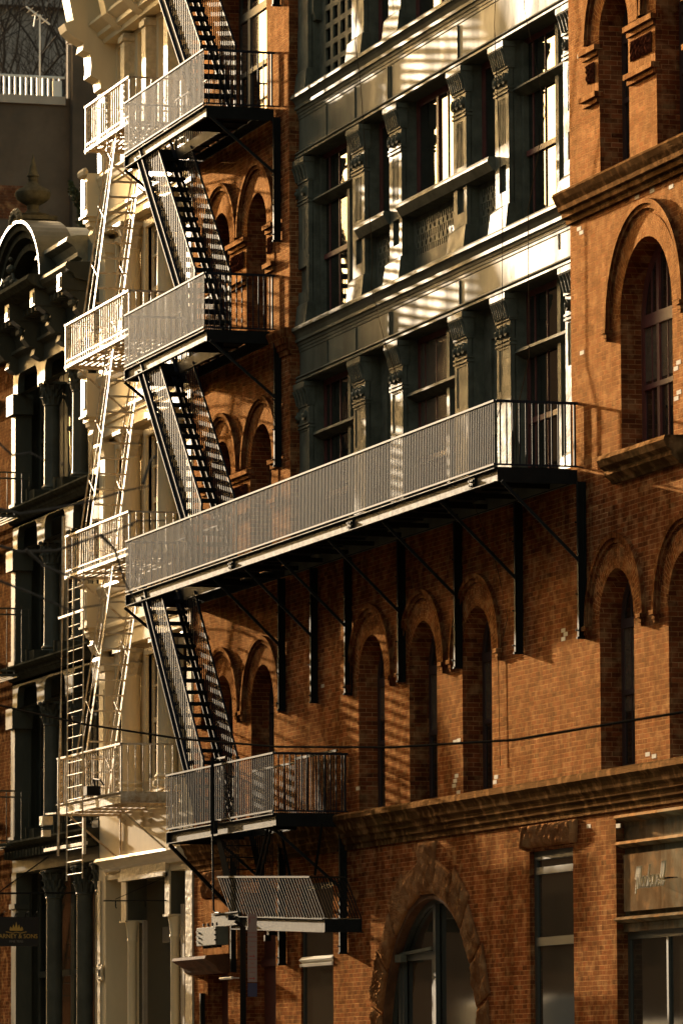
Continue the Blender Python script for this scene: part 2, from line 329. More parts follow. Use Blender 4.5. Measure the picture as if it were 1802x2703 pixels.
b.box(-91.8, -58, .9, 12, .0, 22.6); b.box(-91.8, -58, .02, .9, 22.4, 22.6); b.box(-91.8, -91.5, .02, .9, 0, 22.4); b.box(-58.3, -58, .02, .9, 0, 22.4)
b.build('wall', 'brick', BB)
# radial brick faces round the arches (UV mapped)
def radial_mat():
    m = brick_mat('radial_brick', (0.24, 0.064, 0.019), (0.12, 0.03, 0.011), (0.42, 0.22, 0.09), bw=0.115, rh=0.066)
    n = m.node_tree.nodes; l = m.node_tree.links; uv = n.new('ShaderNodeUVMap')
    br = [q for q in n if q.type == 'TEX_BRICK'][0]; l.new(uv.outputs[0], br.inputs[0])
radial_mat()
def arch_face(cx, zs, ri, ro, par):
    me = bpy.data.meshes.new('arch_face'); n = 20; W = par.location; vs = []; fs = []; uv = []
    for i in range(n+1):
        t = math.pi*i/n
        for r in (ri, ro): vs.append((cx+r*math.cos(t)-W.x, -.005-W.y, zs+r*math.sin(t)-W.z)); uv.append((r, t*(ri+ro)/2))
    for i in range(n): fs.append((2*i, 2*i+1, 2*i+3, 2*i+2))
    me.from_pydata(vs, [], fs); ul = me.uv_layers.new(name='UVMap')
    for lp in me.loops: ul.data[lp.index].uv = uv[lp.vertex_index]
    me.materials.append(MATS['radial_brick']); o = bpy.data.objects.new('arch_face', me); C.objects.link(o); o.parent = par
    m2 = bmesh.new(); m2.from_mesh(me); bmesh.ops.recalc_face_normals(m2, faces=m2.faces); m2.normal_update()
    if m2.faces[0].normal.y > 0: bmesh.ops.reverse_faces(m2, faces=m2.faces)
    m2.to_mesh(me); m2.free()
def hood(cx, zs, ro, leg, par, stops=True, wd=.13):
    h = MB(); h.ring(cx, zs, ro-.065, ro, -.065, .002, n=24); h.ring(cx, zs, ro-wd, ro-.067, -.035, .002, n=24)
    for s in (-1, 1):
        xa, xb = sorted((cx+s*ro, cx+s*(ro-.065))); h.box(xa, xb, -.065, .002, zs-leg, zs)
        xa, xb = sorted((cx+s*(ro-.067), cx+s*(ro-wd))); h.box(xa, xb, -.035, .002, zs-leg, zs)
        if stops:
            xa, xb = sorted((cx+s*(ro+.02), cx+s*(ro-wd-.02))); h.box(xa, xb, -.10, .002, zs-leg-.06, zs-leg); h.box(xa+.03, xb-.03, -.07, .002, zs-leg-.12, zs-leg-.06); h.box(xa+.06, xb-.06, -.06, .002, zs-leg-.17, zs-leg-.12)
    h.build('hood_mould', 'brick_plain', par)
for c in A2Z:
    hood(c, 8.02, 1.17, .02, BB); arch_face(c, 8.02, .69, .99, BB)
    window(BB, c-.69, c+.69, 5.97, 0, .31, mull=[(c, .07)], rails=[(8.0, .13), (7.05, .07)], fm='dark_frame', fr=.1, archo=8.02, bars=(c-.3, c+.3), name='arched_window')
for c, h in ((-89.95, .63), (-87.45, .64)):
    hood(c, 12.12, 1.12, .0, BB, False); arch_face(c, 12.12, h, .93, BB)
    window(BB, c-h, c+h, 10.3, 0, .33, mull=[(c, .07)], rails=[(12.1, .12), (11.2, .07)], fm='dark_frame', fr=.1, archo=12.12, name='arched_window')
for c, h in L4:
    hood(c, 16.12, 1.13, .0, BB, False); arch_face(c, 16.12, h, .93, BB)
    window(BB, c-h, c+h, 14.2, 0, .33, mull=[(c, .06)], rails=[(16.1, .1), (15.25, .07)], fm='dark_frame', fr=.1, archo=16.12, name='arched_window')
for z0, zs in ((10.2, 12.07), (18.1, 20.2)):
    c = -68.59; hood(c, zs, 1.53, .05, BB); arch_face(c, zs, 1.02, 1.33, BB)
    window(BB, c-1.02, c+1.02, z0, 0, .30, mull=[(c-.33, .1), (c+.33, .1)], rails=[(zs-.02, .17), (zs-.93, .07)], fm='maroon', fr=.12, archo=zs, bars=(c-.62, c, c+.62), name='arched_window')
window(BB, -89.98, -87.06, 18.02, 0, .34, mull=[(-89.3, .14), (-88.1, .14)], rails=[(20.1, .14), (19.1, .08)], fm='green_frame', fr=.14, archo=20.3, name='arched_window')
def bands(x0, x1, zt, par, panel=None):
    m = MB()
    for z in (zt, zt-.66):
        m.box(x0-.03, x1+.03, -.085, .05, z-.075, z); m.box(x0, x1, -.04, .05, z-.15, z-.077)
    m.box(x0, x1, -.012, .002, zt-.66, zt-.15)
    m.build('impost_band', 'brick_plain', par)
    if panel:
        q = MB(); a, c2 = panel; z0, z1 = zt-.50, zt-.215
        n = 16; nz = 8; vs = []
        for j in range(nz+1):
            for i in range(n+1):
                x = a+(c2-a)*i/n; z = z0+(z1-z0)*j/nz; e = 0 if (i in (0, n) or j in (0, nz)) else 1
                vs.append((x, -.02-.035*e*abs(math.sin(x*17+2*math.sin(z*25)))-.015*e*noise.noise(Vector((x*20, 0, z*20))), z))
        q.add(vs, [(j*(n+1)+i, j*(n+1)+i+1, (j+1)*(n+1)+i+1, (j+1)*(n+1)+i) for j in range(nz) for i in range(n)])
        q.build('terracotta_plaque', 'terracotta', par)
for x0, x1, pn in ((-89.36, -88.29, (-89.27, -88.45)), (-87.07, -86.6, (-86.98, -86.69)), (-91.2, -90.6, (-91.1, -90.75)), (-71.0, -70.38, (-70.83, -70.52)), (-69.16, -68.09, (-69.06, -68.22)), (-66.87, -65.81, (-66.8, -66.0))):
    bands(x0, x1, 16.06, BB, pn)
for x0, x1, pn in ((-89.31, -88.1, (-89.15, -88.3)), (-86.8, -86.4, None), (-91.2, -90.59, None)): bands(x0, x1, 12.07, BB, pn)
LEDGE = [(0, 5.97), (-.22, 5.96), (-.25, 5.93), (-.25, 5.86), (-.20, 5.80), (-.17, 5.70), (-.13, 5.66), (-.12, 5.60), (-.085, 5.58), (-.075, 5.50), (-.04, 5.48), (-.035, 5.40), (.02, 5.40), (.02, 5.97)]
m = MB(); m.prof(-91.78, -58, LEDGE); m.build('ledge', 'moss_stone', BB)
CORN = [(.02, 14.16), (-.23, 14.15), (-.25, 14.11), (-.21, 14.03), (-.17, 13.96), (-.155, 13.90), (-.11, 13.88), (-.10, 13.81), (-.05, 13.79), (-.04, 13.72), (.02, 13.72)]
m = MB(); m.prof(-71.72, -58, CORN); m.build('cornice', 'moss_stone', BB)
m = MB(); m.prof(-86.5, -85.66, [(y*.75, z) for y, z in CORN]); m.build('pier_cap', 'brick_plain', BB)
m = MB(); m.prof(-91.6, -91.1, [(y*.75, z) for y, z in CORN]); m.build('pier_cap', 'brick_plain', BB)
m = MB(); m.prof(-69.86, -67.2, [(.02, 10.24), (-.26, 10.23), (-.28, 10.17), (-.24, 10.08), (-.17, 10.03), (-.17, 9.97), (-.08, 9.90), (-.06, 9.86), (.02, 9.86)]); m.build('window_sill', 'moss_stone', BB)
m = MB(); m.box(-91.8, -58, -.5, .02, 22.2, 22.7); m.box(-91.8, -58, -.3, .02, 21.9, 22.2); m.build('roof_cornice', 'grey_trim', BB)
# replaced pale bricks
for cl in ([(-71.28, 13.61), (-71.18, 13.54)], [(-70.39, 13.77)], [(-69.65, 13.78)], [(-69.0, 13.75), (-68.9, 13.68), (-68.86, 13.75)], [(-68.3, 13.74), (-68.2, 13.81), (-68.3, 13.67)], [(-67.56, 13.61)],
           [(-72.1, 7.92), (-72.0, 7.98), (-72.1, 8.04)], [(-77.05, 6.2), (-76.98, 6.27), (-77.1, 6.13)], [(-77.05, 6.78), (-76.86, 6.79)], [(-75.18, 6.08), (-75.12, 6.15)], [(-71.2, 16.05)],
           [(-67.45, 11.15), (-67.35, 11.22)], [(-67.45, 10.75), (-67.35, 10.82)], [(-71.2, 11.85)], [(-68.7, 6.1)], [(-68.45, 6.06)], [(-69.9, 5.2)], [(-71.1, 5.25)], [(-76.9, 6.02)], [(-82.0, 6.35)], [(-83.9, 8.1)]):
    m = MB()
    for x, z in cl: m.box(x-.085, x+.085, -.003, .01, z-.028, z+.028)
    m.build('replaced_brick', 'pale_brick', BB)
# ---- ground floor, right: window with transom, storefront, rough lintels
m = MB(); rock(m, [(-74.0, 5.05), (-71.6, 5.05), (-71.55, 5.37), (-74.02, 5.37)], .07, (60, 12), base=.05); m.build('rock_lintel', 'rock', BB)
m = MB(); rock(m, [(-91.15, 4.93), (-89.5, 4.93), (-89.5, 5.38), (-91.15, 5.38)], .07, (40, 12), base=.05); m.build('rock_lintel', 'rock', BB)
m = MB(); m.box(-91.1, -89.45, -.03, .0, 3.95, 4.9); m.build('stone_panel', 'rock', BB)
f = window(BB, -73.65, -71.77, .7, 5.0, .07, mull=(), rails=[(4.72, .1), (3.72, .12), (4.9, .04)], fm='green_frame', fr=.13, gm='shop_glass', name='tall_window')
f = window(BB, -85.2, -83.38, .7, 4.95, .03, rails=[], fm='green_frame', fr=.1, gm='shop_glass', name='tall_window')
m = MB(); m.prof(-85.2, -83.38, [(.08, 3.62), (-.02, 3.62), (-.03, 3.66), (.02, 3.68), (-.04, 3.73), (.02, 3.78), (.08, 3.78)]); m.build('transom_bar', 'glow_white', BB)
# storefront
SF = -70.0
m = MB(); m.box(SF, -62, .12, .2, 4.95, 5.32); m.prof(SF, -62, [(.2, 5.34), (-.02, 5.34), (-.04, 5.30), (.06, 5.26), (.12, 5.24), (.2, 5.24)])
m.prof(SF+.0, -62, [(.2, 4.99), (.0, 4.98), (-.02, 4.94), (.06, 4.90), (.2, 4.89)]); m.prof(SF-.02, -62, [(.2, 3.97), (-.0, 3.96), (-.04, 3.92), (.05, 3.88), (.2, 3.87)])
m.box(SF+.02, -62, .09, .2, 3.76, 3.87); m.build('shop_entablature', 'sign_iron', BB)
for k in range(3):
    x0 = SF+.18+k*2.42; m = MB(); ox = rect(x0+.24, x0+2.08, 4.17, 4.66)
    wall(m, x0, x0+2.32, 4.03, 4.80, [ox], .045, .075, back=True); m.box(x0, x0+2.32, .046, .2, 4.03, 4.80)
    m.v = m.v; m.build('sign_panel', 'sign_iron', BB, bevel=.012)
m = MB(); m.box(SF, -62, .13, .2, 3.97, 4.9); m.build('shop_frieze', 'sign_iron', BB)
window(BB, SF, -66.6, .1, 3.76, .16, mull=[(-68.42, .07)], fm='green_frame', fr=.1, gm='shop_glass', name='shop_window')
window(BB, -66.6, -62, .1, 3.76, .16, mull=[(-64.4, .07)], fm='green_frame', fr=.1, gm='shop_glass', name='shop_window')
# ---- ground floor, left doors
m = MB(); m.prof(-91.66, -89.5, [(.02, 3.93), (-.42, 3.91), (-.44, 3.86), (-.34, 3.80), (-.24, 3.74), (-.20, 3.66), (-.1, 3.62), (.02, 3.62)]); m.build('door_hood', 'brownstone', BB)
m = MB(); m.box(-90.9, -89.6, .26, .32, .1, 3.65); 
for zz in (.5, 1.9): m.box(-90.75, -89.75, .245, .262, zz, zz+1.2)
d = m.build('door', 'door_red', BB); m = MB(); m.box(-89.9, -89.84, .2, .25, 1.2, 1.4); m.build('handle', 'gold', d)
m = MB(); m.box(-88.6, -86.67, .36, .42, .1, 4.9); m.box(-88.5, -87.7, .34, .362, .3, 3.6); m.box(-87.6, -86.8, .34, .362, .3, 3.6); m.box(-88.6, -86.67, .30, .362, 3.7, 3.82)
d = m.build('door', 'door_red', BB); m = MB(); m.box(-87.75, -87.7, .3, .35, 1.1, 1.4); m.build('handle', 'gold', d)
m = MB(); m.tube([(-89.5, -.16, 3.52), (-88.75, -.16, 3.52)], .025, 8); m.bar((-89.4, -.16, 3.52), (-89.4, 0, 3.52), .02, .02); m.bar((-88.9, -.16, 3.52), (-88.9, 0, 3.52), .02, .02); m.build('wall_pipe', 'glow_white', BB)
m = MB(); m.box(-91.15, -91.08, -.08, 0, 1.0, 3.3); m.build('downpipe', 'black_iron', BB)
# ---- big ground arch with rock-faced voussoirs
cx, cz, ri = -78.42, 2.12, 2.47
m = MB(); m.ring(cx, cz, ri-.09, ri, .02, .19, n=32); m.box(cx-ri, cx-ri+.09, .02, .19, .1, cz); m.box(cx+ri-.09, cx+ri, .02, .19, .1, cz); m.build('arch_moulding', 'brownstone', BB)
NV = 11
for k in range(NV):
    t0 = math.pi*(k+.04)/NV; t1 = math.pi*(k+.96)/NV
    ro = 3.26 if k == NV//2 else (3.1 if k % 2 else 2.98)
    P = lambda r, t: (cx+r*math.cos(t), cz+r*math.sin(t))
    m = MB(); rock(m, [P(ri, t0), P(ri, t1), P(ro, t1), P(ro, t0)], .045 if k != NV//2 else .06, (20, 20), base=.035); m.build('voussoir', 'rock', BB)
for s in (-1, 1):
    for k in range(4):
        z1 = cz-.02-k*.55; m = MB(); e = .55 if k % 2 else .8
        xa, xb = sorted((cx+s*ri, cx+s*(ri+e))); rock(m, [(xa, z1-.52), (xb, z1-.52), (xb, z1), (xa, z1)], .07, (16, 10), base=.04); m.build('quoin', 'rock', BB)
f = MB(); y = .15
f.ring(cx, cz, ri-.16, ri-.09, y, y+.06, n=30); ztop = lambda x: cz+math.sqrt(max(0, (ri-.16)**2-(x-cx)**2))
for x in (-80.27, -78.52): f.box(x-.06, x+.06, y-.02, y+.05, .2, ztop(x))
f.box(-80.2, -78.58, y-.01, y+.05, 3.60, 3.72); f.box(-80.2, -80.1, y-.005, y+.05, .2, 3.6); f.box(-78.7, -78.58, y-.005, y+.05, .2, 3.6)
f.box(cx-ri+.2, cx+ri-.2, y+.001, y+.05, .1, .5)
o = f.build('arched_shopfront', 'green_frame', BB); p = MB(); sheet(p, arch(cx, ri-.10, .1, cz, 24), y+.065); p.build('pane', 'shop_glass', o)
m = MB(); m.bar((-80.2, y-.04, 3.70), (-78.6, y-.04, 3.76), .03, .05); m.box(-80.2, -79.9, y-.12, y-.02, 3.58, 3.7); m.build('door_closer', 'zinc', o)

# ================================================================== GREY CAST-IRON FRONT (parts of the brick building)
PX = [(-86.3, -85.12), (-82.63, -81.98), (-80.64, -80.01), (-77.40, -76.77), (-75.40, -74.77), (-72.33, -71.4)]
F0 = .15          # pilaster face
def pil(x0, x1, zb, zt, mode):
    m = MB(); y = F0
    zc = zt-.43                      # underside of cap
    ops_ = []
    if mode == 'flute':
        n = 5; a, b2 = x0+.14, x1-.14
        for i in range(n):
            c = a+(b2-a)*(i+.5)/n; ops_.append(rect(c-.022, c+.022, zb+1.28, zc-.42))
        ops_.append(rd(x0+.18, x1-.14, zb+.58, zb+.98, .06))
    elif mode == 'plain':
        ops_.append(rd(x0+.10, x1-.10, zb+1.6, zc-.40, .012))
    elif mode == 'top':
        ops_.append(rd((x0+x1)/2-.03, (x0+x1)/2+.03, zb+1.1, zb+3.2, .02))
    for o in ops_: o.setdefault('d', .035)
    wall(m, x0, x1, zb+.36, zc, ops_, y, .035, back=True)
    m.box(x0, x1, y+.07, y+.4, zb, zt)          # body
    for xa in (x0, x1): m.add([(xa, y, zb+.36), (xa, y+.08, zb+.36), (xa, y+.08, zc), (xa, y, zc)], [(0,1,2,3)])
    # flared base
    m.add([(x0-.0, y, zb+.38), (x1, y, zb+.38), (x1+.02, y-.03, zb+.36), (x0-.16, y-.03, zb+.32), (x0-.18, y-.07, zb), (x1+.02, y-.07, zb), (x0, y+.1, zb+.38), (x1, y+.1, zb+.38), (x1+.02, y+.1, zb), (x0-.18, y+.1, zb)],
          [(0,1,2,3), (3,2,5,4), (1,7,8,5,2), (0,3,4,9,6)])
    # cap: fillets, rosette band, ribbed cove, abacus
    for z in (zc-.30, zc-.36, zc+.0): m.box(x0-.015, x1+.015, y-.02, y+.1, z, z+.03)
    m.prof(x0-.02, x1+.02, [(y+.1, zc+.03), (y-.02, zc+.03), (y-.03, zc+.10), (y-.05, zc+.2), (y-.09, zc+.28), (y-.10, zc+.31), (y+.1, zc+.31)])
    n = 7
    for i in range(n):
        c = x0+(x1-x0)*(i+.5)/n
        m.tube([(c, y-.025, zc+.04), (c, y-.04, zc+.1), (c, y-.065, zc+.2), (c, y-.10, zc+.28)], .026, 6)
    m.box(x0-.04, x1+.04, y-.10, y+.1, zc+.31, zc+.39)
    m.build('pilaster', 'grey_trim', BB)
    r = MB()
    if mode != 'top':
        r.box(x0+.01, x1-.01, y-.004, y+.02, zc-.25, zc-.05)
        for i in range(3):
            c = x0+(x1-x0)*(i+.5)/3
            vs = []; fs = []; K = 12
            for q_, (rr, yy) in enumerate(((.085, 0), (.08, .05), (.045, .035), (.03, .06), (0.004, .07))):
                for k in range(K):
                    t = 2*math.pi*k/K; r2 = rr*(1+(.12 if k % 2 and q_ == 1 else 0)); vs.append((c+r2*math.cos(t), y-yy, zc-.15+r2*math.sin(t)))
            fs = [(q_*K+k, q_*K+(k+1) % K, (q_+1)*K+(k+1) % K, (q_+1)*K+k) for q_ in range(4) for k in range(K)]; r.add(vs, fs)
        r.build('rosette_band', 'grey_trim', BB)
for lv, (zb, zt) in enumerate(((10.2, 13.24), (14.15, 16.97), (18.04, 21.2))):
    for i, (x0, x1) in enumerate(PX): pil(x0, x1, zb, zt, ('plain', 'flute', 'top')[lv])
# frieze bands and cornices between the storeys
def storey_cornice(zt, zf):
    # zt: top of window-floor ledge; zf: bottom of architrave
    m = MB(); a, c2 = -85.72, -71.66
    m.box(a, c2, F0+.02, F0+.5, zf+.1, zt-.3)
    m.prof(a, c2, [(F0+.5, zt), (.035, zt), (.02, zt-.03), (.02, zt-.07), (.05, zt-.08), (.085, zt-.12), (.115, zt-.19), (.09, zt-.195), (.09, zt-.245), (.12, zt-.25), (.13, zt-.30), (.145, zt-.31), (.148, zt-.35), (.158, zt-.36), (.16, zt-.40), (F0+.02, zt-.41), (F0+.5, zt-.41)])
    m.prof(a, c2, [(F0+.5, zf+.12), (F0-.04, zf+.12), (F0-.06, zf+.09), (F0-.03, zf+.07), (F0-.06, zf+.05), (F0-.06, zf+.02), (F0-.02, zf), (F0+.5, zf)])
    m.build('entablature', 'grey_iron', BB)
    for x, hw_ in ((-80.6, .012), (-77.18, .012), (-82.5, .012), (-84.1, .012), (-80.70, .045)):
        j = MB(); j.box(x-hw_, x+hw_, F0-(.002 if hw_ < .02 else .02), F0+.03, zf+.125, zt-.42); j.build('frieze_joint', 'grey_trim', BB)
storey_cornice(14.15, 13.22); storey_cornice(18.04, 16.96); storey_cornice(22.3, 21.2)
m = MB(); m.box(-85.72, -71.66, -.1, .6, 10.05, 10.25); m.build('entablature', 'grey_iron', BB)
a = MB()     # star-shaped tie plate on the frieze
for k in range(3): a.add([(-72.66+(.03+.03*(i % 2))*math.cos(i*math.pi/4), F0+.012, 13.66-.09+k*.09+(.03+.03*(i % 2))*math.sin(i*math.pi/4)) for i in range(8)], [tuple(range(8))])
a.box(-72.675, -72.645, F0+.010, F0+.03, 13.53, 13.79); a.build('tie_plate', 'black_iron', BB)
YW = F0+.25
def bay(kind, x0, x1, lv):
    if lv == 1:
        if kind == 'W':
            window(BB, x0, x1, 14.15, 16.97, YW, mull=[((x0+x1)/2+.45, .11)], rails=[(15.24, .08)], fm='maroon', fr=.09, bars=(x0+.35, x0+.9, (x0+x1)/2+.2))
            m = MB(); m.prof(x0, x1, [(YW+.05, 16.24), (YW-.17, 16.23), (YW-.19, 16.19), (YW-.1, 16.14), (YW-.04, 16.11), (YW+.05, 16.11)]); m.box((x0+x1)/2+.38, (x0+x1)/2+.52, YW-.08, YW+.04, 14.15, 16.9); m.box(x0, x0+.12, YW-.06, YW+.05, 14.15, 16.9); m.build('transom', 'grey_trim', BB)
        else:
            n = 2 if x1-x0 > 2 else 1
            window(BB, x0, x1, 15.28, 16.97, YW, mull=[(x0+(x1-x0)*.42, .1), (x0+(x1-x0)*.78, .1)] if n == 2 else [((x0+x1)/2, .07)], rails=[], fm='maroon', fr=.12, bars=(x0+(x1-x0)*.6,))
            # perforated apron panel
            g = MB(); ops_ = []; a_, b_ = x0+.12, x1-.05; nc = int(round((b_-a_)/.105)); z0 = 14.50
            for i in range(nc):
                c = a_+(b_-a_)*(i+.5)/nc
                for r_ in range(3): ops_.append(rect(c-.026, c+.026, z0+r_*.21, z0+r_*.21+.10))
            for i in range(nc//2):
                c = a_+(b_-a_)*(i*2+1)/nc
                for r_ in range(2): ops_.append(circ(c, z0+.155+r_*.21, .042))
            # clip the overlap between circles and slots by keeping them apart in height
            wall(g, x0, x1, 14.15, 15.2, ops_, YW-.06, .05); g.build('perforated_panel', 'grey_trim', BB)
            k = MB(); k.box(x0, x1, YW+.01, YW+.1, 14.15, 15.2); k.build('panel_backing', 'grille_back', BB)
    elif lv == 0:
        if kind == 'W':
            window(BB, x0, x1, 10.25, 13.22, YW, mull=[((x0+x1)/2+.45, .11)], rails=[(11.3, .08)], fm='maroon', fr=.09, bars=(x0+.35, x0+.9, (x0+x1)/2+.2))
            m = MB(); m.prof(x0, x1, [(YW+.05, 12.37), (YW-.17, 12.36), (YW-.19, 12.31), (YW-.1, 12.26), (YW-.04, 12.23), (YW+.05, 12.23)]); m.box((x0+x1)/2+.38, (x0+x1)/2+.52, YW-.08, YW+.04, 10.25, 13.2); m.build('transom', 'grey_trim', BB)
        else:
            m = MB(); p1 = rd(x0+.35, x1-.2, 11.5, 12.75, .04); p2 = rd(x0+.35, x1-.2, 10.5, 11.3, .04)
            wall(m, x0, x1, 10.25, 13.22, [p1, p2], YW, .04, back=True); m.build('panelled_door', 'grey_trim', BB)
    else:
        if kind == 'W' and x0 < -84:
            m = MB(); ops_ = []
            nc = 5; 
            for i in range(nc):
                for r_ in range(10):
                    c = x0+.32+(x1-x0-.4)*(i+.5)/nc; z = 18.14+r_*.31
                    if z+.22 < 20.0+math.sqrt(max(0, 1.2**2-(c-(x0+x1)/2)**2)): ops_.append(rect(c-.13, c+.13, z, z+.22))
            wall(m, x0, x1, 18.04, 21.2, ops_, YW-.06, .04); m.build('lattice_window', 'grey_trim', BB)
            p = MB(); p.box(x0, x1, YW+.0, YW+.08, 18.04, 21.2); p.build('lattice_pane', 'glass', BB)
            h = MB(); h.ring((x0+x1)/2, 19.3, 1.1, 1.25, YW-.2, YW-.06, n=16); h.prof(x0, x0+.18, [(YW, 19.33), (YW-.2, 19.33), (YW-.16, 19.2), (YW, 19.16)]); h.build('arch_trim', 'grey_trim', BB)
        else:
            window(BB, x0, x1, 18.04, 21.2, YW, mull=[((x0+x1)/2, .1)], rails=[(19.6, .08)], fm='maroon', fr=.12)
for lv in (0, 1, 2):
    for kind, i in (('W', 0), ('n', 1), ('w2', 2), ('n', 3), ('W', 4)):
        k = kind if not (kind == 'w2' and lv != 1) else 'W'
        bay(k, PX[i][1], PX[i+1][0], lv)
m = MB()
SILL = [(YW, 15.33), (.05, 15.32), (.035, 15.28), (.035, 15.25), (.08, 15.18), (.12, 15.12), (YW, 15.10)]
m.prof(-79.96, -75.42, SILL); m.build('window_sill', 'grey_trim', BB)
m = MB(); m.prof(-82.2, -80.62, SILL); m.build('window_sill', 'grey_trim', BB)
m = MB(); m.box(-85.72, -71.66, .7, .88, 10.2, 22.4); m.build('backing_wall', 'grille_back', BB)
# ================================================================== BLACK FIRE ESCAPE
FE = thing('fire_escape', 'black iron fire escape zigzagging down the red brick building, with one very long balcony', 'fire escape', (-88, -.6, 4))
YO = -1.23
def balcony(xa, xb, zb, zr, mt, par, hole=None, sp=.077, thick=.012, beam=.2, yo=YO, endl=True, ends=(True, True), endsp=.095):
    fl = zb+beam
    m = MB()      # channel frame: outer web with two flanges, end channels, inner channel, joists
    m.box(xa, xb, yo+.05, yo+.065, zb+.012, fl-.012); m.box(xa, xb, yo, yo+.065, zb, zb+.014); m.box(xa, xb, yo, yo+.065, fl-.014, fl)
    m.box(xb-.016, xb, yo+.066, -.01, zb, fl); m.box(xa, xa+.016, yo+.066, -.01, zb, fl); m.box(xa+.02, xb-.02, -.09, -.075, zb+.004, fl-.004)
    m.box(xa-.004, xa+.02, yo-.002, yo+.064, zb+.014, fl-.014)
    x = xa+1.2
    while x < xb-.4:
        if not (hole and hole[0]-.1 < x < hole[1]+.1): m.box(x, x+.05, yo+.07, -.1, zb+.03, zb+.1)
        x += 1.4
    o = m.build('balcony_frame', mt, par, bevel=.003)
    g = MB()      # floor
    def slab(a, b2, y0, y1):
        g.box(a, b2, y0, y1, fl+.001, fl+.014)
        k = a+.3
        while k < b2: g.box(k, k+.03, y0, y1, fl-.03, fl); k += .6
    if hole:
        hx0, hx1, hy = hole
        slab(xa+.02, hx0, yo+.02, hy); slab(hx1, xb-.02, yo+.02, hy); slab(xa+.02, xb-.02, hy, -.1)
        c = MB(); c.box(hx0, hx1, hy+.0, hy+.014, zb+.0, fl+.0); c.box(hx0-.014, hx0, yo+.07, hy, zb, fl); c.box(hx1, hx1+.014, yo+.07, hy, zb, fl); c.box(hx0, hx1, hy-.04, hy, zb-.002, zb+.012); c.build('stair_opening_frame', mt, par)
    else: slab(xa+.02, xb-.02, yo+.02, -.1)
    g.build('floor_grating', mt, par)
    r = MB()
    zl = fl+.045
    r.box(xa-.01, xb+.01, yo-.006, yo+.03, zr-.028, zr); r.box(xa, xb, yo-.008, yo+.034, zl-.01, zl+.016)
    n = int(round((xb-xa)/sp))
    for i in range(n+1):
        x = xa+.012+(xb-xa-.024)*i/n; t = thick/2; y = yo+.012
        r.box(x-.007, x+.007, y-.006, y+.006, zl, zr-.02)
    n2 = int(round((-yo)/endsp))
    for xe, on in ((xa, ends[0]), (xb, ends[1])):
        if not on: continue
        r.box(xe-.02, xe+.02, yo+.034, -.0, zr-.035, zr+.002); r.box(xe-.012, xe+.012, yo+.04, -.0, zl-.01, zl+.014)
        for i in range(1, n2):
            y = yo-yo*i/n2; t = thick/2; r.box(xe-t, xe+t, y-.010, y+.010, zl, zr-.03)
        r.box(xe-.02, xe+.02, -.06, -.03, zl, zr-.03)
    r.build('railing', 'rail_iron', par)
    if hole:
        h = MB(); h.box(hx0, hx1, hy-.01, hy+.02, fl+.86, fl+.89)
        n = int((hx1-hx0)/.125)
        for i in range(n+1):
            x = hx0+(hx1-hx0)*i/n; h.box(x-.014, x+.014, hy, hy+.012, fl+.02, fl+.87)
        h.build('opening_railing', mt, par)
    return fl
def flight(zt, zb, x0, s, mt, par, y0=-1.17, y1=-.57, zfloor=None):
    # zt: underside of the upper balcony, zb: lower floor, x0: stringer underside x at zt, s slope (drop per metre)
    L = lambda x: zt-.05-s*(x-x0)
    xe = x0+(zt-.05-zb)/s
    def sidep(y):
        m = MB(); th = .34
        def para(xa, xb, da, db, ya, yb): m.add([(xa, ya, L(xa)+da), (xb, ya, L(xb)+da), (xb, ya, L(xb)+db), (xa, ya, L(xa)+db), (xa, yb, L(xa)+da), (xb, yb, L(xb)+da), (xb, yb, L(xb)+db), (xa, yb, L(xa)+db)], [(0,1,2,3),(7,6,5,4),(0,4,5,1),(1,5,6,2),(2,6,7,3),(3,7,4,0)])
        a = x0-.10
        para(a, xe, .0, th, y, y+.012); para(a, xe, .0, .03, y-.04, y); para(a, xe, th-.03, th, y-.04, y)
        xh = x0+.0
        # handrail: from under the upper floor to the lower railing
        xr0 = x0+1.33*1.0/s-.1
        para(xr0, xe+.28, 1.33, 1.372, y-.012, y+.026)
        x = x0+.12
        while x < xe+.27:
            z0 = max(L(x)+th, zb+.02); z1 = min(L(x)+1.345, zt-.01)
            if z1 > z0+.05: m.box(x-.014, x+.014, y, y+.012, z0, z1)
            x += .118
        m.box(xe+.2, xe+.25, y-.01, y+.03, zb+.02, L(xe+.2)+1.36)
        m.build('stair_side', 'rail_iron', par)
    sidep(y0); sidep(y1)
    n = int(round((zt-zb)/.213)); t = MB()
    for i in range(n):
        z = zt-.05-(zt-.05-zb)*(i+.25)/n; x = x0+(zt-.05-z)/s+.17/s
        t.box(x-.02, x+.22, y0+.013, y1-.001, z+.10, z+.112); t.box(x+.21, x+.222, y0+.013, y1-.001, z+.055, z+.112); t.box(x-.02, x-.01, y0+.013, y1-.001, z+.06, z+.10)
    t.build('treads', mt, par)
def bracket(x, zb, mt, par, zl=None, zw=None, yo=YO, wall_y=-.01, post=True):
    m = MB(); zl = zl or zb-2.1; zw = zw or zb-1.08
    m.bar((x-.12, yo+.04, zb-.01), (x, -.1, zw), .03, .045)
    m.build('brace', mt, par)
    if post:
        p = MB(); p.box(x-.035, x-.022, -.13, -.01, zl, zb+.0); p.box(x-.022, x+.03, -.022, -.01, zl, zb+.0); p.box(x-.022, x+.03, -.13, -.118, zl, zb)
        for k in range(4):
            z = zl+.08+k*.5; p.box(x-.06, x-.03, -.09, -.06, z, z+.04); p.box(x-.05, x-.035, -.15, -.1, z+.005, z+.025)
        p.box(x-.05, x+.0, -.14, -.0, zl-.03, zl); p.build('wall_post', mt, par)
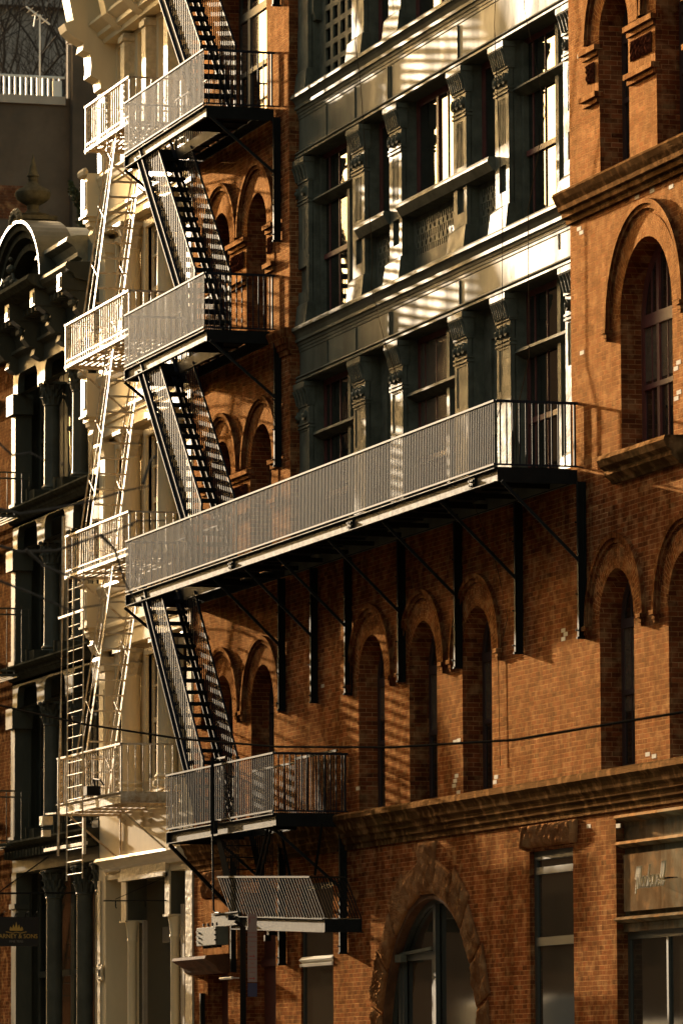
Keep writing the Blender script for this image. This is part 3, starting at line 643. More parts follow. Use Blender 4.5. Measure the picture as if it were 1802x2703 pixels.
for zb, zr, hole in ((21.75, 22.92, (-90.9, -88.0, -.55)), (17.77, 18.94, (-90.95, -87.9, -.55)), (14.0, 15.17, (-90.95, -87.9, -.55))):
    balcony(-91.86, -86.6, zb, zr, 'black_iron', FE, hole)
    bracket(-86.23, zb, 'black_iron', FE, zw=zb-.95, zl=zb-2.07)
    m = MB(); m.bar((-91.95, YO+.03, zb-.01), (-91.75, -.05, zb-.97), .035, .05); m.build('brace', 'black_iron', FE)
# long balcony
balcony(-91.78, -71.42, 10.03, 11.18, 'black_iron', FE, (-90.95, -87.9, -.55))
for x in (-86.04, -84.17, -82.27, -79.46, -76.65, -73.84, -71.1): bracket(x, 10.03, 'black_iron', FE, zl=7.87, zw=8.92)
m = MB(); m.bar((-91.95, YO+.03, 10.02), (-91.75, -.05, 9.05), .035, .05); m.build('brace', 'black_iron', FE)
for x in (-85.07, -78.4, -72.5):
    m = MB(); m.box(x-.12, x+.12, YO+.025, YO+.052, 10.06, 10.2)
    for i in range(3):
        for k in range(2): m.box(x-.09+i*.08, x-.06+i*.08, YO-.0, YO+.03, 10.08+k*.06, 10.11+k*.06)
    m.build('splice_plate', 'black_iron', FE)
# low balcony
balcony(-89.05, -82.55, 5.77, 6.94, 'black_iron', FE, (-86.1, -83.6, -.55), ends=(True, True), sp=.11)
bracket(-82.6, 5.77, 'black_iron', FE, zl=3.8, zw=4.8); 
m = MB(); m.bar((-88.95, YO+.03, 5.76), (-89.08, -.05, 4.66), .04, .06); m.build('brace', 'black_iron', FE); m = MB(); m.box(-89.11, -89.05, -.1, -.01, 3.62, 5.77); m.build('wall_post', 'black_iron', FE)
bracket(-86.06, 5.77, 'black_iron', FE, zl=3.7, zw=4.8)
m = MB(); m.box(-85.2, -82.85, -.1, -.07, 6.98, 7.02)
for i in range(17): m.box(-85.15+i*.14, -85.135+i*.14, -.095, -.08, 5.98, 6.98)
m.build('gate', 'black_iron', FE)
flight(21.75, 18.0, -90.95, 1.0, 'black_iron', FE); flight(17.77, 14.22, -91.02, 1.025, 'black_iron', FE); flight(14.0, 10.25, -90.95, 1.0, 'black_iron', FE); flight(10.03, 6.0, -90.72, 1.12, 'black_iron', FE)
# steep flight and counterbalanced stair held level below the low balcony
m = MB()
for y in (-1.17, -.60):
    m.add([(-86.15, y, 5.77), (-85.9, y, 5.77), (-84.6, y, 4.4), (-85.15, y, 4.4), (-86.15, y+.012, 5.77), (-85.9, y+.012, 5.77), (-84.6, y+.012, 4.4), (-85.15, y+.012, 4.4)], [(0,1,2,3),(7,6,5,4),(0,4,5,1),(1,5,6,2),(2,6,7,3),(3,7,4,0)])
    for i in range(9): x = -85.75+i*.12; m.box(x-.007, x+.007, y-.002, y+.012, 5.77-(x+85.9)*1.05, 5.76)
for i in range(6): z = 5.6-i*.2; x = -86.0+(5.77-z)*.85; m.box(x, x+.22, -1.16, -.6, z, z+.012)
m.build('steep_stair', 'iron_shaded', FE)
def hz(x): return 4.43-(x+85.05)*.038
for y in (-1.2, -.62):
    m = MB(); xa, xb = -85.05, -79.8
    m.bar((xa, y, hz(xa)-.10), (xb, y, hz(xb)-.10), .012, .2); m.bar((xa, y-.02, hz(xa)-.0), (xb, y-.02, hz(xb)-.0), .05, .014); m.bar((xa, y-.02, hz(xa)-.2), (xb+.1, y-.02, hz(xb)-.2), .05, .014)
    m.build('counterbalance_stringer', 'black_iron', FE); m = MB()
    n = 34
    for i in range(n+1):
        x = xa+(xb-xa)*i/n; xt = x-.82; 
        m.bar((xt if i > 5 else x-.82, y, hz(x)+.66), (x, y, hz(x)+.0), .014, .014)
    m.bar((xa-.85, y, hz(xa)+.67), (xb-.8, y, hz(xb)+.67), .03, .03)
    m.build('counterbalance_railing', 'bronze_iron' if y < -1 else 'iron_shaded', FE)
m = MB()
for i in range(22):
    x = -84.9+i*.235; m.box(x, x+.02, -1.19, -.63, hz(x)-.18, hz(x)-.02)
m.box(-79.85, -79.8, -1.2, -.62, hz(-79.8)-.2, hz(-79.8)); m.build('counterbalance_treads', 'black_iron', FE)
w_ = MB(); w_.box(-86.42, -85.25, -1.42, -1.2, 3.98, 4.28); ww = w_.build('counterweight', 'zinc', FE, bevel=.006)
m = MB()
for z in (4.06, 4.14, 4.22):
    m.bar((-86.38, -1.43, z), (-86.22, -1.43, z-.03), .02, .028); m.box(-85.30, -85.25, -1.44, -1.40, z-.012, z+.014)
for i in range(4): m.box(-86.2+i*.28, -86.15+i*.28, -1.38, -1.3, 3.94, 3.98); m.box(-86.0+i*.26, -85.97+i*.26, -1.43, -1.40, 4.29, 4.34)
m.build('bolts', 'black_iron', ww)
m = MB(); m.box(-86.15, -84.55, -1.24, -1.21, 4.285, 4.49); m.build('weight_arm', 'zinc', FE)
m = MB(); m.bar((-86.1, -1.25, 4.50), (-84.5, -1.25, 4.49), .02, .02); m.lathe(-84.72, -1.3, [(.06, 4.36), (.06, 4.44)], 8); m.box(-84.95, -84.5, -1.3, -1.27, 4.39, 4.42); m.build('pivot', 'black_iron', FE)
for a_, b_ in (((-83.1, -1.15, 5.77), (-83.9, -1.15, 4.95)), ((-82.9, -1.15, 5.77), (-83.55, -1.15, 5.0)), ((-81.9, -.62, 5.77), (-82.3, -.62, 5.0)), ((-84.2, -.62, 5.77), (-83.6, -.62, 4.9))):
    m = MB(); m.bar(a_, b_, .03, .05); m.build('hanger_strut', 'wire', FE)
m = MB(); m.tube([(-85.86, -1.3, 7.05), (-85.86, -1.3, 5.8)], .03, 8); m.tube([(-85.86, -1.3, 5.8), (-85.8, -1.3, 4.56), (-85.7, -1.3, 4.51), (-85.45, -1.3, 4.5)], .018, 8); m.box(-85.95, -85.75, -1.3, -1.24, 5.8, 6.02); m.box(-85.9, -85.2, -1.27, -1.24, 7.0, 7.03); m.build('release_rod', 'black_iron', FE)
m = MB(); m.box(-86.72, -86.6, -.14, 0, 4.18, 4.24); m.box(-86.69, -86.61, -.2, -.1, 4.08, 4.18); m.build('lamp_body', 'black_iron', None)
lamp = bpy.data.objects['lamp_body']; lamp.name = 'wall_lamp'; tag(lamp, 'small black wall lamp fixed to the brick beside the dark double door under the balcony', 'lamp')

# ================================================================== WHITE BUILDING
WB = thing('cream_building', 'cream building with columns and deep cornices between the red brick and dark olive ones', 'building', (-95.2, 0, 0))
WX0, WX1 = -98.5, -91.82
m = MB(); m.box(WX0, WX1, .7, 11, 0, 24.2); m.box(WX0, WX0+.05, .02, .7, 0, 24.2); m.box(WX1-.03, WX1, .02, .7, 0, 24.2); m.build('wall', 'cream', WB)
cols = [(-96.45, -95.95), (-93.9, -93.4)]
bays = [(-98.0, -96.42), (-95.95, -93.92), (-93.4, -92.25)]
def wstorey(zb, ze, tall=True):
    # zb: floor, ze: underside of entablature
    m = MB(); op = [rect(-97.75, -96.75, zb+.25, ze-.25), rect(-95.62, -94.28, zb+.25, ze-.25), rect(-93.2, -92.35, zb+.25, ze-.25)]
    wall(m, WX0+.05, WX1-.02, zb, ze, op, .20, .12); m.build('wall_panel', 'cream', WB)
    for x0, x1 in ((-97.75, -96.75), (-95.62, -94.28), (-93.2, -92.35)):
        c = (x0+x1)/2; mid = zb+.25+(ze-zb-.5)*.47
        t = MB(); t.box(x0-.1, x0, .14, .26, zb+.2, ze-.2); t.box(x1, x1+.1, .14, .26, zb+.2, ze-.2); t.box(x0-.1, x1+.1, .13, .26, ze-.25, ze-.13); t.build('window_trim', 'cream', WB)
        window(WB, x0, x1, zb+.25, ze-.25, .27, mull=[(c, .05)], rails=[(mid, .09), (mid+.62, .04), (mid-.55, .04)], fm='cream', fr=.09, gm='blind')
    for x0, x1 in cols:
        c = (x0+x1)/2; r = .19; cy = .02
        m = MB(); m.lathe(c, cy, [(r*1.35, zb), (r*1.35, zb+.1), (r*1.1, zb+.13), (r*1.25, zb+.18), (r, zb+.24), (r*.97, zb+.9), (r*.88, ze-.62), (r*.95, ze-.6), (r*.9, ze-.57)], 18)
        k = m.build('column', 'cream', WB, smooth=True)
        q = MB(); q.lathe(c, cy, [(r*.85, ze-.57), (r*1.0, ze-.45), (r*1.25, ze-.36), (r*1.0, ze-.34), (r*1.3, ze-.2), (r*1.5, ze-.17)], 16, flute=.12); q.box(c-.29, c+.29, cy-.28, .2, ze-.17, ze-.10)
        for s in (-1, 1): q.lathe(c+s*.2, cy-.2, [(.0, ze-.24), (.055, ze-.22), (.055, ze-.18), (0, ze-.16)], 8)
        q.build('capital', 'cream_rough', k)
    for x0, x1 in ((WX0+.0, -98.05), (-92.25, WX1+.005)):
        m = MB(); m.box(x0, x1, .0, .3, zb, ze-.1); m.box(x0+.08, x1-.08, -.015, .0, zb+.3, ze-.7); m.prof(x0-.04, x1+.04, [(.2, ze-.1), (-.1, ze-.1), (-.12, ze-.16), (-.04, ze-.24), (-.02, ze-.36), (.2, ze-.36)]); m.build('corner_pilaster', 'cream', WB)
def wentab(zt, zb):
    h = zt-zb; m = MB(); a, b2 = WX0-.02, WX1
    m.prof(a, b2, [(.3, zt), (-.15, zt), (-.17, zt-.06), (-.14, zt-.12), (-.12, zt-.20), (-.10, zt-.22), (-.10, zt-.26), (-.08, zt-.27), (-.06, zt-.28), (-.06, zt-.72), (-.10, zt-.73), (-.13, zt-.77), (-.13, zt-.82), (-.07, zt-.86), (-.07, zt-.93), (-.03, zt-.94), (-.03, zb), (.3, zb)])
    m.build('entablature', 'cream', WB)
    c = MB(); x0, x1 = WX0-.05, WX0+.42
    c.box(x0, x1, -.34, .1, zt-.72, zt+.06); c.box(x0+.1, x1-.1, -.36, -.34, zt-.60, zt-.08); c.box(x0-.03, x1+.03, -.37, .1, zt-.76, zt-.722); c.box(x0+.03, x1-.03, -.30, .1, zt-.84, zt-.76)
    c.prof(x0+.08, x1-.08, [(.1, zt-.84), (-.28, zt-.84), (-.26, zt-.92), (-.18, zt-.97), (-.22, zt-1.07), (-.15, zt-1.2), (-.05, zt-1.27), (.1, zt-1.3)])
    o = c.build('corner_block', 'cream', WB)
    q = MB(); 
    for i in range(5):
        q.lathe(x0+.08+i*.08, -.36, [(.0, zt-.02), (.06, zt+.03), (.07, zt+.1), (.03, zt+.16), (0, zt+.17)], 7)
    q.build('leaf_ornament', 'cream_rough', o)
for zb, ze, zt in ((14.9, 17.6, 18.68), (11.0, 13.75, 14.9), (7.0, 9.75, 10.95)):
    wstorey(zb, ze); wentab(zt, ze)
# top storey with flat piers and the big bracketed cornice
m = MB(); wall(m, WX0+.05, WX1-.02, 18.7, 21.3, [rect(-97.9, -96.9, 18.8, 21.1), rect(-96.4, -95.4, 18.8, 21.1), rect(-94.9, -93.9, 18.8, 21.1), rect(-93.4, -92.5, 18.8, 21.1)], .20, .25, back=True); m.build('wall_panel', 'cream', WB)
for x in (-96.75, -95.2, -93.65):
    m = MB(); m.box(x-.14, x+.14, -.0, .22, 18.7, 21.15); m.box(x-.18, x+.18, -.04, .22, 21.0, 21.1); m.build('pier', 'cream_rough', WB)
m = MB(); m.box(WX0, -98.05, -.02, .3, 18.7, 20.3); m.box(WX0+.08, -98.15, -.05, -.02, 18.8, 20.1); m.build('corner_pilaster', 'cream', WB)
m = MB(); x0, x1 = WX0, WX0+.5
m.prof(x0, x1, [(.2, 20.2), (-.1, 20.35), (-.12, 20.5), (-.3, 20.58), (-.28, 20.75), (-.30, 21.0), (-.45, 21.06), (-.42, 21.2), (-.62, 21.3), (-.75, 21.42), (-.80, 21.55), (-.62, 21.62), (-.64, 21.7), (-.72, 22.1), (-.80, 22.3), (-1.0, 22.45), (-1.15, 22.8), (.2, 22.8)]); m.build('scroll_bracket', 'cream', WB)
m = MB(); m.prof(WX0, WX1, [(.3, 21.62), (-.30, 21.60), (-.33, 21.52), (-.22, 21.44), (-.16, 21.40), (-.16, 21.32), (-.06, 21.28), (-.04, 21.2), (.3, 21.2)]); m.box(WX0, WX1, .0, .3, 21.6, 22.4)
m.prof(WX0-.1, WX1, [(.3, 24.2), (-1.5, 24.2), (-1.55, 24.0), (-1.3, 23.6), (-1.2, 23.5), (-1.2, 23.3), (-.9, 23.2), (-.3, 22.6), (-.1, 22.4), (.3, 22.4)]); m.build('roof_cornice', 'cream', WB)
for x in (-96.75, -95.2, -93.65, -92.1):
    m = MB(); m.prof(x-.18, x+.18, [(.0, 21.2), (-.15, 21.3), (-.35, 21.5), (-.42, 21.8), (-.36, 22.1), (-.5, 22.4), (-.9, 22.8), (-1.0, 23.3), (0, 23.3)]); m.build('scroll_bracket', 'cream', WB)
# shop floor
m = MB(); m.box(WX0+.05, WX1, .0, .7, 5.85, 7.0); m.prof(WX0+.6, WX1-.3, [(.1, 5.90), (-.22, 5.88), (-.25, 5.83), (-.16, 5.77), (-.08, 5.70), (-.05, 5.64), (.1, 5.62)]); m.box(WX0+.5, WX1, .02, .7, 5.5, 5.85); m.build('shop_fascia', 'cream', WB)
m = MB(); m.box(-96.7, -93.5, -.06, .02, 5.42, 5.66); m.box(-96.7, -93.5, -.1, .02, 5.42, 5.48); m.build('shutter_box', 'cream_rough', WB)
for px_, pz_ in ((-96.9, 6.62), (-96.7, 6.55), (-96.5, 6.5), (-95.3, 6.6), (-95.2, 6.5), (-95.25, 6.42), (-94.6, 6.55), (-94.7, 6.45)):
    m = MB(); m.lathe(px_, -.005, [(0, pz_-.05), (.05, pz_-.02), (.05, pz_+.03), (0, pz_+.05)], 7); m.build('paint_blister', 'cream_rough', WB)
m = MB(); m.box(-98.3, -92.6, -.03, 0, 6.90, 6.94)
for i in range(6): m.bar((-98.2+i*.9, -.1-.03*(i % 2), 6.93), (-97.6+i*.9, -.14, 6.86+.04*(i % 3)), .12, .03)
m.build('peeling_paint', 'cream_rough', WB)
m = MB(); m.box(WX0+.0, -98.0, .0, .72, 0, 5.85); m.build('corner_pilaster', 'cream', WB)
m = MB(); m.box(-98.49, -98.3, -.03, .0, 0, 5.5); m.build('corner_pilaster', 'cream_rough', WB)
m = MB(); m.box(-92.25, WX1, -.03, .7, 0, 5.6); m.build('corner_pilaster', 'cream_rough', WB)
for x0, x1, zz in ((-96.8, -96.45, 4.72), (-93.72, -93.40, 4.74)):
    m = MB(); m.box(x0, x1, .02, .38, zz, 5.52); ib = m.build('impost_block', 'olive_iron', WB); m = MB(); m.box(x0, x1, -.01, .018, zz, 5.52); m.box(x0-.03, x1+.03, -.04, .36, zz-.04, zz-.001); m.build('impost_face', 'cream_rough', ib)
for c in (-96.5, -93.5):
    m = MB(); m.lathe(c, .12, [(.11, 0), (.11, .3), (.085, .4), (.08, 4.3), (.1, 4.35), (.085, 4.4), (.11, 4.6), (.13, 4.7)], 14); m.build('column', 'cream', WB, smooth=True)
m = MB(); m.box(-96.1, -95.98, .2, .27, 0, 4.7); m.box(-93.05, -92.8, .1, .17, 0, 4.9); m.box(-95.98, -92.8, .55, .62, 4.3, 4.58); m.build('shop_frame', 'cream_shaded', WB)
m = MB(); m.box(-98.0, -92.26, .64, .69, 0, 5.5); m.build('shop_glass', 'dim_glass', WB)
for x, z in ((-92.05, 3.81), (-98.2, 3.81)):
    m = MB(); m.box(x-.16, x+.16, -.07, -.03, z-.12, z+.12)
    for sx in (-1, 1):
        for sz in (-1, 1): m.box(x+sx*.14-.04, x+sx*.14+.04, -.065, -.03, z+sz*.12-.03, z+sz*.12+.03)
    o = m.build('house_number_plate', 'cream_rough', WB)
    m = MB(); m.box(x-.09, x+.08, -.082, -.07, z+.04, z+.055); m.box(x-.05, x-.03, -.082, -.07, z-.07, z+.04); m.box(x+.03, x+.05, -.082, -.07, z-.07, z+.04); m.build('numeral', 'black_iron', o)
m = MB(); m.tube([(-93.6, -1.15, 4.97), (-93.6, .0, 4.98)], .012, 6); m.tube([(-93.6, -.94, 5.0), (-93.6, 0, 5.41)], .006, 5); m.tube([(-93.6, -.94, 4.97), (-93.6, -.94, 4.86), (-93.6, -.92, 4.84)], .01, 5); m.tube([(-93.6, -.4, 4.97), (-93.6, -.4, 4.86)], .01, 5); m.lathe(-93.6, -1.15, [(0, 4.955), (.02, 4.97), (0, 4.985)], 6)
tag(m.build('banner_rod', 'black_iron'), 'thin empty banner rod with guy wire and hooks sticking out over the cream shopfront', 'banner rod')

# ================================================================== WHITE FIRE ESCAPE
WF = thing('fire_escape', 'white painted old iron fire escape with steep ladders on the cream building', 'fire escape', (-94.5, -.6, 5))
def wbalc(xa, xb, zb, zr, solid=False):
    yo = -1.08
    m = MB()
    if solid: m.box(xa, xb, yo, yo+.02, zb, zb+.2); m.box(xa, xb, yo-.03, yo, zb+.18, zb+.2); m.box(xb-.02, xb, yo, -.02, zb, zb+.2)
    else: m.box(xa-.05, xb, yo-.01, yo+.03, zb, zb+.05); m.box(xb-.03, xb, yo, -.0, zb, zb+.06); m.box(xa, xa+.03, yo, .0, zb, zb+.06)
    for i in range(9):
        y = yo+.06+i*.115; m.box(xa, xb, y, y+.055, zb+.02, zb+.035)
    for i in range(5): x = xa+.2+(xb-xa-.4)*i/4; m.box(x, x+.03, yo, .0, zb-.02, zb+.02)
    m.build('balcony_floor', 'white_iron', WF)
    r = MB(); r.box(xa-.02, xb+.02, yo-.02, yo+.03, zr-.035, zr)
    r.box(xa, xb, yo-.005, yo+.02, zb+.12, zb+.145)
    n = int((xb-xa)/.155)
    for i in range(n+1): x = xa+(xb-xa)*i/n; r.box(x-.007, x+.007, yo, yo+.012, zb+.03, zr-.03)
    for xe in (xa, xb):
        r.box(xe-.018, xe+.018, yo, .0, zr-.03, zr)
        for i in range(1, 8): y = yo-yo*i/8; r.box(xe-.008, xe+.008, y-.007, y+.007, zb+.05, zr-.03)
        r.box(xe-.02, xe+.02, yo-.004, yo+.03, zb-.02, zr+.0)
    r.build('railing', 'white_iron', WF)
    for x in (xa+.25, (xa+xb)/2, xb-.3):
        s = MB()     # scroll panel
        for k in range(6):
            z = zb+.17+k*(zr-zb-.22)/6
            for sg in (-1, 1):
                pts = [(x+sg*(.06+.04*math.cos(t)), yo-.004, z+.06+.05*math.sin(t)) for t in [a*math.pi/4 for a in range(-3, 5)]]
                s.tube(pts, .009, 4)
        s.build('scroll_panel', 'white_iron', WF)
    for x in (xa+.5, xb-.6): b = MB(); b.bar((x, yo+.05, zb), (x+.02, -.02, zb-.85), .03, .03); b.bar((x, yo+.05, zb-.01), (x, -.02, zb-.01), .03, .03); b.bar((x+.015, -.03, zb+.02), (x+.015, -.03, zb-.9), .03, .03); b.build('brace', 'white_iron', WF)
for xa, xb, zb, zr, s in ((-95.25, -92.1, 18.62, 19.47, 0), (-96.75, -92.12, 14.84, 15.66, 0), (-96.72, -92.12, 10.96, 11.75, 0), (-97.3, -92.7, 6.66, 7.71, 1)): wbalc(xa, xb, zb, zr, s)
def wladder(pt, pb, top_y=-1.02):
    (xt, zt), (xb, zb) = pt, pb
    for y, dx in ((-1.04, 0), (-.52, 0)):
        m = MB(); m.bar((xt, y, zt), (xb, y, zb), .012, .085)
        m.tube([(xt-.45, y, zt+.1), (xb-.62, y, zb+.25), (xb-.55, y, zb+.0)], .016, 6); m.tube([(xt-.2, y+.01, zt+.0), (xb-.42, y+.01, zb+.1)], .009, 5)
        n = 4
        for k in range(n): f_ = (k+.6)/n; x = xt+(xb-xt)*f_; z = zt+(zb-zt)*f_; m.bar((x, y, z), (x-.5, y, z+.32), .012, .022)
        m.build('ladder_side', 'white_iron', WF)
    m = MB(); n = int((zt-zb)/.25)
    for i in range(n):
        f_ = (i+.5)/n; x = xt+(xb-xt)*f_; z = zt+(zb-zt)*f_; m.box(x-.06, x+.06, -1.03, -.53, z-.012, z+.012)
    m.build('treads', 'white_iron', WF)
wladder((-93.1, 18.72), (-95.25, 14.9)); wladder((-93.3, 14.9), (-95.45, 10.95)); wladder((-93.35, 10.95), (-95.75, 6.95))
m = MB()   # vertical caged ladder and pole
for x in (-96.22, -95.05):
    m.tube([(x, -1.16, 10.95), (x-.08, -1.16, 5.42)], .014, 5)
for i in range(24): z = 10.7-i*.225; m.tube([(-96.24, -1.16, z), (-95.08, -1.16, z)], .009, 5)
m.tube([(-95.6, -1.2, 10.9), (-95.68, -1.2, 8.6)], .010, 5); m.build('drop_ladder', 'white_iron', WF)
m = MB(); m.tube([(-96.62, -1.15, 12.1), (-96.64, -1.15, 10.95), (-96.86, -1.15, 7.75)], .028, 6); m.tube([(-96.9, -1.15, 7.75), (-97.0, -1.15, 5.9)], .022, 6); m.box(-96.8, -94.9, -1.2, -1.16, 10.22, 10.26); m.build('ladder_guide', 'white_iron', WF)
m = MB(); m.box(-94.98, -94.9, -1.2, -1.15, 5.85, 6.5); m.box(-98.1, -94.9, -1.15, -1.12, 6.02, 6.08); m.build('latch_arm', 'white_iron', WF)
m = MB(); m.box(-94.3, -94.05, -1.35, -1.1, 6.86, 7.02); m.tube([(-94.1, -1.2, 7.0), (-93.95, -1.25, 7.14), (-93.5, -1.25, 7.1), (-93.4, -1.2, 7.0)], .014, 6)
tag(m.build('floodlight', 'black_iron'), 'small black floodlight clamped to the lowest white balcony edge', 'floodlight')
m = MB(); m.box(-98.25, -98.0, -1.2, -1.0, 6.52, 6.68); m.bar((-98.1, -1.1, 6.72), (-97.3, -1.1, 6.70), .04, .03); m.box(-98.1, -97.95, -1.2, -1.05, 6.3, 6.42)
tag(m.build('floodlight', 'cream_rough'), 'pale double floodlight on an arm off the left end of the lowest white balcony', 'floodlight')
# ================================================================== DARK GREEN CAST-IRON BUILDING
DB = thing('iron_building', 'dark olive iron building with Corinthian columns and an arched pediment topped by an urn', 'building', (-102, 0, 0))
DX0, DX1 = -105.45, -98.52
m = MB(); m.box(DX0, DX1, .6, 9, 0, 17.0); m.box(DX0, DX0+.05, .1, .6, 0, 17.0); m.box(DX1-.05, DX1, .1, .6, 0, 17); m.build('wall', 'olive_iron', DB)
OPS = [(-105.08, -103.40), (-102.80, -101.12), (-100.52, -98.98)]
def corinth(m, c, cy, zt, h, r0, wd):
    # leafy bell capital built of rows of curled leaves
    m.lathe(c, cy, [(r0, zt-h), (r0*1.02, zt-h*.5), (r0*1.25, zt-.06)], 12)
    m.box(c-wd/2, c+wd/2, cy-wd/2, cy+wd/2, zt-.05, zt)
    for row, (zz, rr, hh) in enumerate(((zt-h, r0*1.0, h*.38), (zt-h*.68, r0*1.08, h*.36), (zt-h*.36, r0*1.25, h*.3))):
        for k in range(10):
            t = 2*math.pi*(k+.5*(row % 2))/10; ct, st = math.cos(t), math.sin(t)
            m.tube([(c+rr*ct, cy+rr*st, zz), (c+(rr+.025)*ct, cy+(rr+.025)*st, zz+hh*.7), (c+(rr+.075)*ct, cy+(rr+.075)*st, zz+hh), (c+(rr+.06)*ct, cy+(rr+.06)*st, zz+hh*.82)], .030, 5)
def column(par, c, cy, zb, zt, r, mt, base=.28, cap=.42):
    m = MB(); m.box(c-r*1.5, c+r*1.5, cy-r*1.5, cy+r*1.5, zb, zb+base*.5)
    m.lathe(c, cy, [(r*1.45, zb+base*.5), (r*1.5, zb+base*.62), (r*1.2, zb+base*.72), (r*1.35, zb+base*.84), (r*1.05, zb+base), (r, zb+base+.05), (r*.95, zt-cap-.05), (r*1.1, zt-cap-.03), (r*1.0, zt-cap)], 20)
    o = m.build('column', mt, par, smooth=True)
    q = MB(); corinth(q, c, cy, zt, cap, r*.95, .46); q.build('capital', mt, o)
for zb, zt, zo in ((13.12, 15.42, 15.83), (9.98, 12.3, 12.76), (6.5, 9.16, 9.59)):
    m = MB(); wall(m, DX0, DX1, zt, zo+.32, [rounded(a, b_, zt-.001, zo, .25) for a, b_ in OPS], .0, .14); m.box(DX0, DX1, .15, .25, zo, zo+.3)
    m.build('arcade', 'olive_iron', DB)
    m = MB()
    for a, b_ in OPS: m.ring((a+b_)/2, zo, .01, .02, 0, .02, n=4) if False else None
    for c in (-105.42+.14, -103.10, -100.82, -98.72):
        # the pier below spring level is opened up and replaced by a set-back column
        pass
    for i, c in enumerate((-103.10, -100.82, -98.74)): column(DB, c, .22, zb, zt, .155, 'column_paint')
    m.box(DX0+.02, -105.10, -.04, .3, zb, zt-.4); m.box(DX0-.1, -104.98, -.12, .3, zt-.4, zt); m.box(DX0-.05, -105.02, -.08, .3, zb, zb+.12); m.build('end_pilaster', 'olive_iron', DB)
    for a, b_ in OPS: window(DB, a-.25, b_+.25, zb+.05, zo+.05, .46, mull=[((a+b_)/2, .08)], rails=[(zb+(zo-zb)*.5, .08)], fm='olive_iron', fr=.28, gm='glass')
def dled(zt, d=.34, dent=False):
    m = MB(); m.prof(DX0-.05, DX1+.02, [(.3, zt), (-d, zt), (-d-.02, zt-.04), (-d+.02, zt-.09), (-d*.6, zt-.12), (-d*.55, zt-.18), (-.1, zt-.2), (-.06, zt-.27), (-.0, zt-.28), (.0, zt-.34), (.3, zt-.34)])
    if dent:
        for i in range(26): x = DX0+.1+i*.265; m.box(x, x+.13, -.2, .0, zt-.33, zt-.19)
    m.build('floor_cornice', 'olive_dull', DB)
    for c in (-103.10, -100.82): q = MB(); q.box(c-.27, c-.19, -.24, .1, zt, zt+.22); q.box(c-.19, c+.27, -.2, .1, zt, zt+.18); q.build('pedestal', 'olive_dull', DB)
dled(13.11, .22); dled(9.97, .22); dled(6.5, .26, True)
m = MB(); m.box(DX0, DX1, .0, .4, 5.9, 6.3); m.build('shop_fascia', 'olive_iron', DB)
for c in (-102.6, -100.2, -98.72): column(DB, c, .16, .1, 5.86, .16, 'column_paint', base=.5, cap=.5)
m = MB(); m.box(DX0, -105.05, -.02, .3, 0, 5.9); m.box(DX0-.03, -105.02, -.06, .3, 5.2, 5.3); m.build('end_pilaster', 'olive_iron', DB)
window(DB, -105.05, -102.2, .1, 5.9, .42, mull=[(-103.6, .1)], rails=[(3.9, .12)], fm='olive_iron', fr=.15, gm='shop_glass', name='shop_window')
window(DB, -102.2, -98.55, .1, 5.9, .42, mull=[(-100.4, .1), (-99.3, .1)], rails=[(3.9, .12)], fm='olive_iron', fr=.15, gm='shop_glass', name='shop_window')
# top entablature with consoles, raised end block, arched pediment, barrel roof, urn
m = MB(); m.prof(DX0-.05, DX1+.02, [(.6, 17.15), (-.62, 17.12), (-.66, 17.04), (-.60, 16.96), (-.5, 16.9), (-.46, 16.82), (-.2, 16.76), (-.16, 16.6), (-.08, 16.55), (-.04, 16.3), (-.14, 16.26), (-.14, 16.2), (-.02, 16.16), (-.0, 16.12), (.6, 16.12)])
for i in range(22): x = DX0+.1+i*.31; m.box(x, x+.14, -.42, .0, 16.66, 16.78)
m.build('roof_cornice', 'olive_iron', DB)
m = MB(); m.prof(-107.0, -100.55, [(.3, 17.2), (-.86, 17.17), (-.90, 17.08), (-.80, 16.98), (-.6, 16.9), (.3, 16.9)]); m.build('pediment_base', 'olive_dull', DB)
for c in (-105.2, -103.05, -100.95, -98.8):
    m = MB(); m.prof(c-.15, c+.15, [(.0, 16.92), (-.66, 16.9), (-.68, 16.66), (-.55, 16.55), (-.36, 16.42), (-.40, 16.25), (-.28, 16.1), (-.16, 16.08), (-.2, 15.94), (-.08, 15.86), (0, 15.84)])
    m.box(c-.18, c+.18, -.70, 0, 16.6, 16.92); m.box(c-.10, c+.10, -.715, -.70, 16.66, 16.86); 
    for k in range(3): m.lathe(c-.1+k*.1, -.44, [(0, 16.30), (.06, 16.34), (.06, 16.42), (0, 16.46)], 7)
    m.build('console', 'olive_iron', DB)
m = MB(); m.prof(-101.5, DX1-.45, [(.5, 17.72), (-.30, 17.70), (-.50, 17.66), (-.52, 17.58), (-.38, 17.50), (-.30, 17.38), (-.30, 17.30), (-.2, 17.26), (-.16, 17.12), (.5, 17.12)]); m.box(-99.9, DX1, -.1, 3.0, 17.0, 17.62); m.build('parapet', 'patina', DB)
PCX, PCZ = -102.75, 17.12
def ell(m, ax, az, bx, bz, y0, y1, n=28):
    vs = []; fs = []
    for i in range(n+1):
        t = math.pi*i/n; c, s = math.cos(t), math.sin(t)
        vs += [(PCX+ax*c, y0, PCZ+az*s), (PCX+bx*c, y0, PCZ+bz*s), (PCX+bx*c, y1, PCZ+bz*s), (PCX+ax*c, y1, PCZ+az*s)]
    for i in range(n):
        for k in range(4): fs.append((i*4+k, i*4+(k+1) % 4, i*4+4+(k+1) % 4, i*4+4+k))
    m.add(vs, fs)
m = MB(); ell(m, 2.09, 1.34, 2.15, 1.40, -.64, .1); m.build('pediment_lit_edge', 'olive_iron', DB)  # sunlit edge put into a thin brighter ring, rest of the arch duller
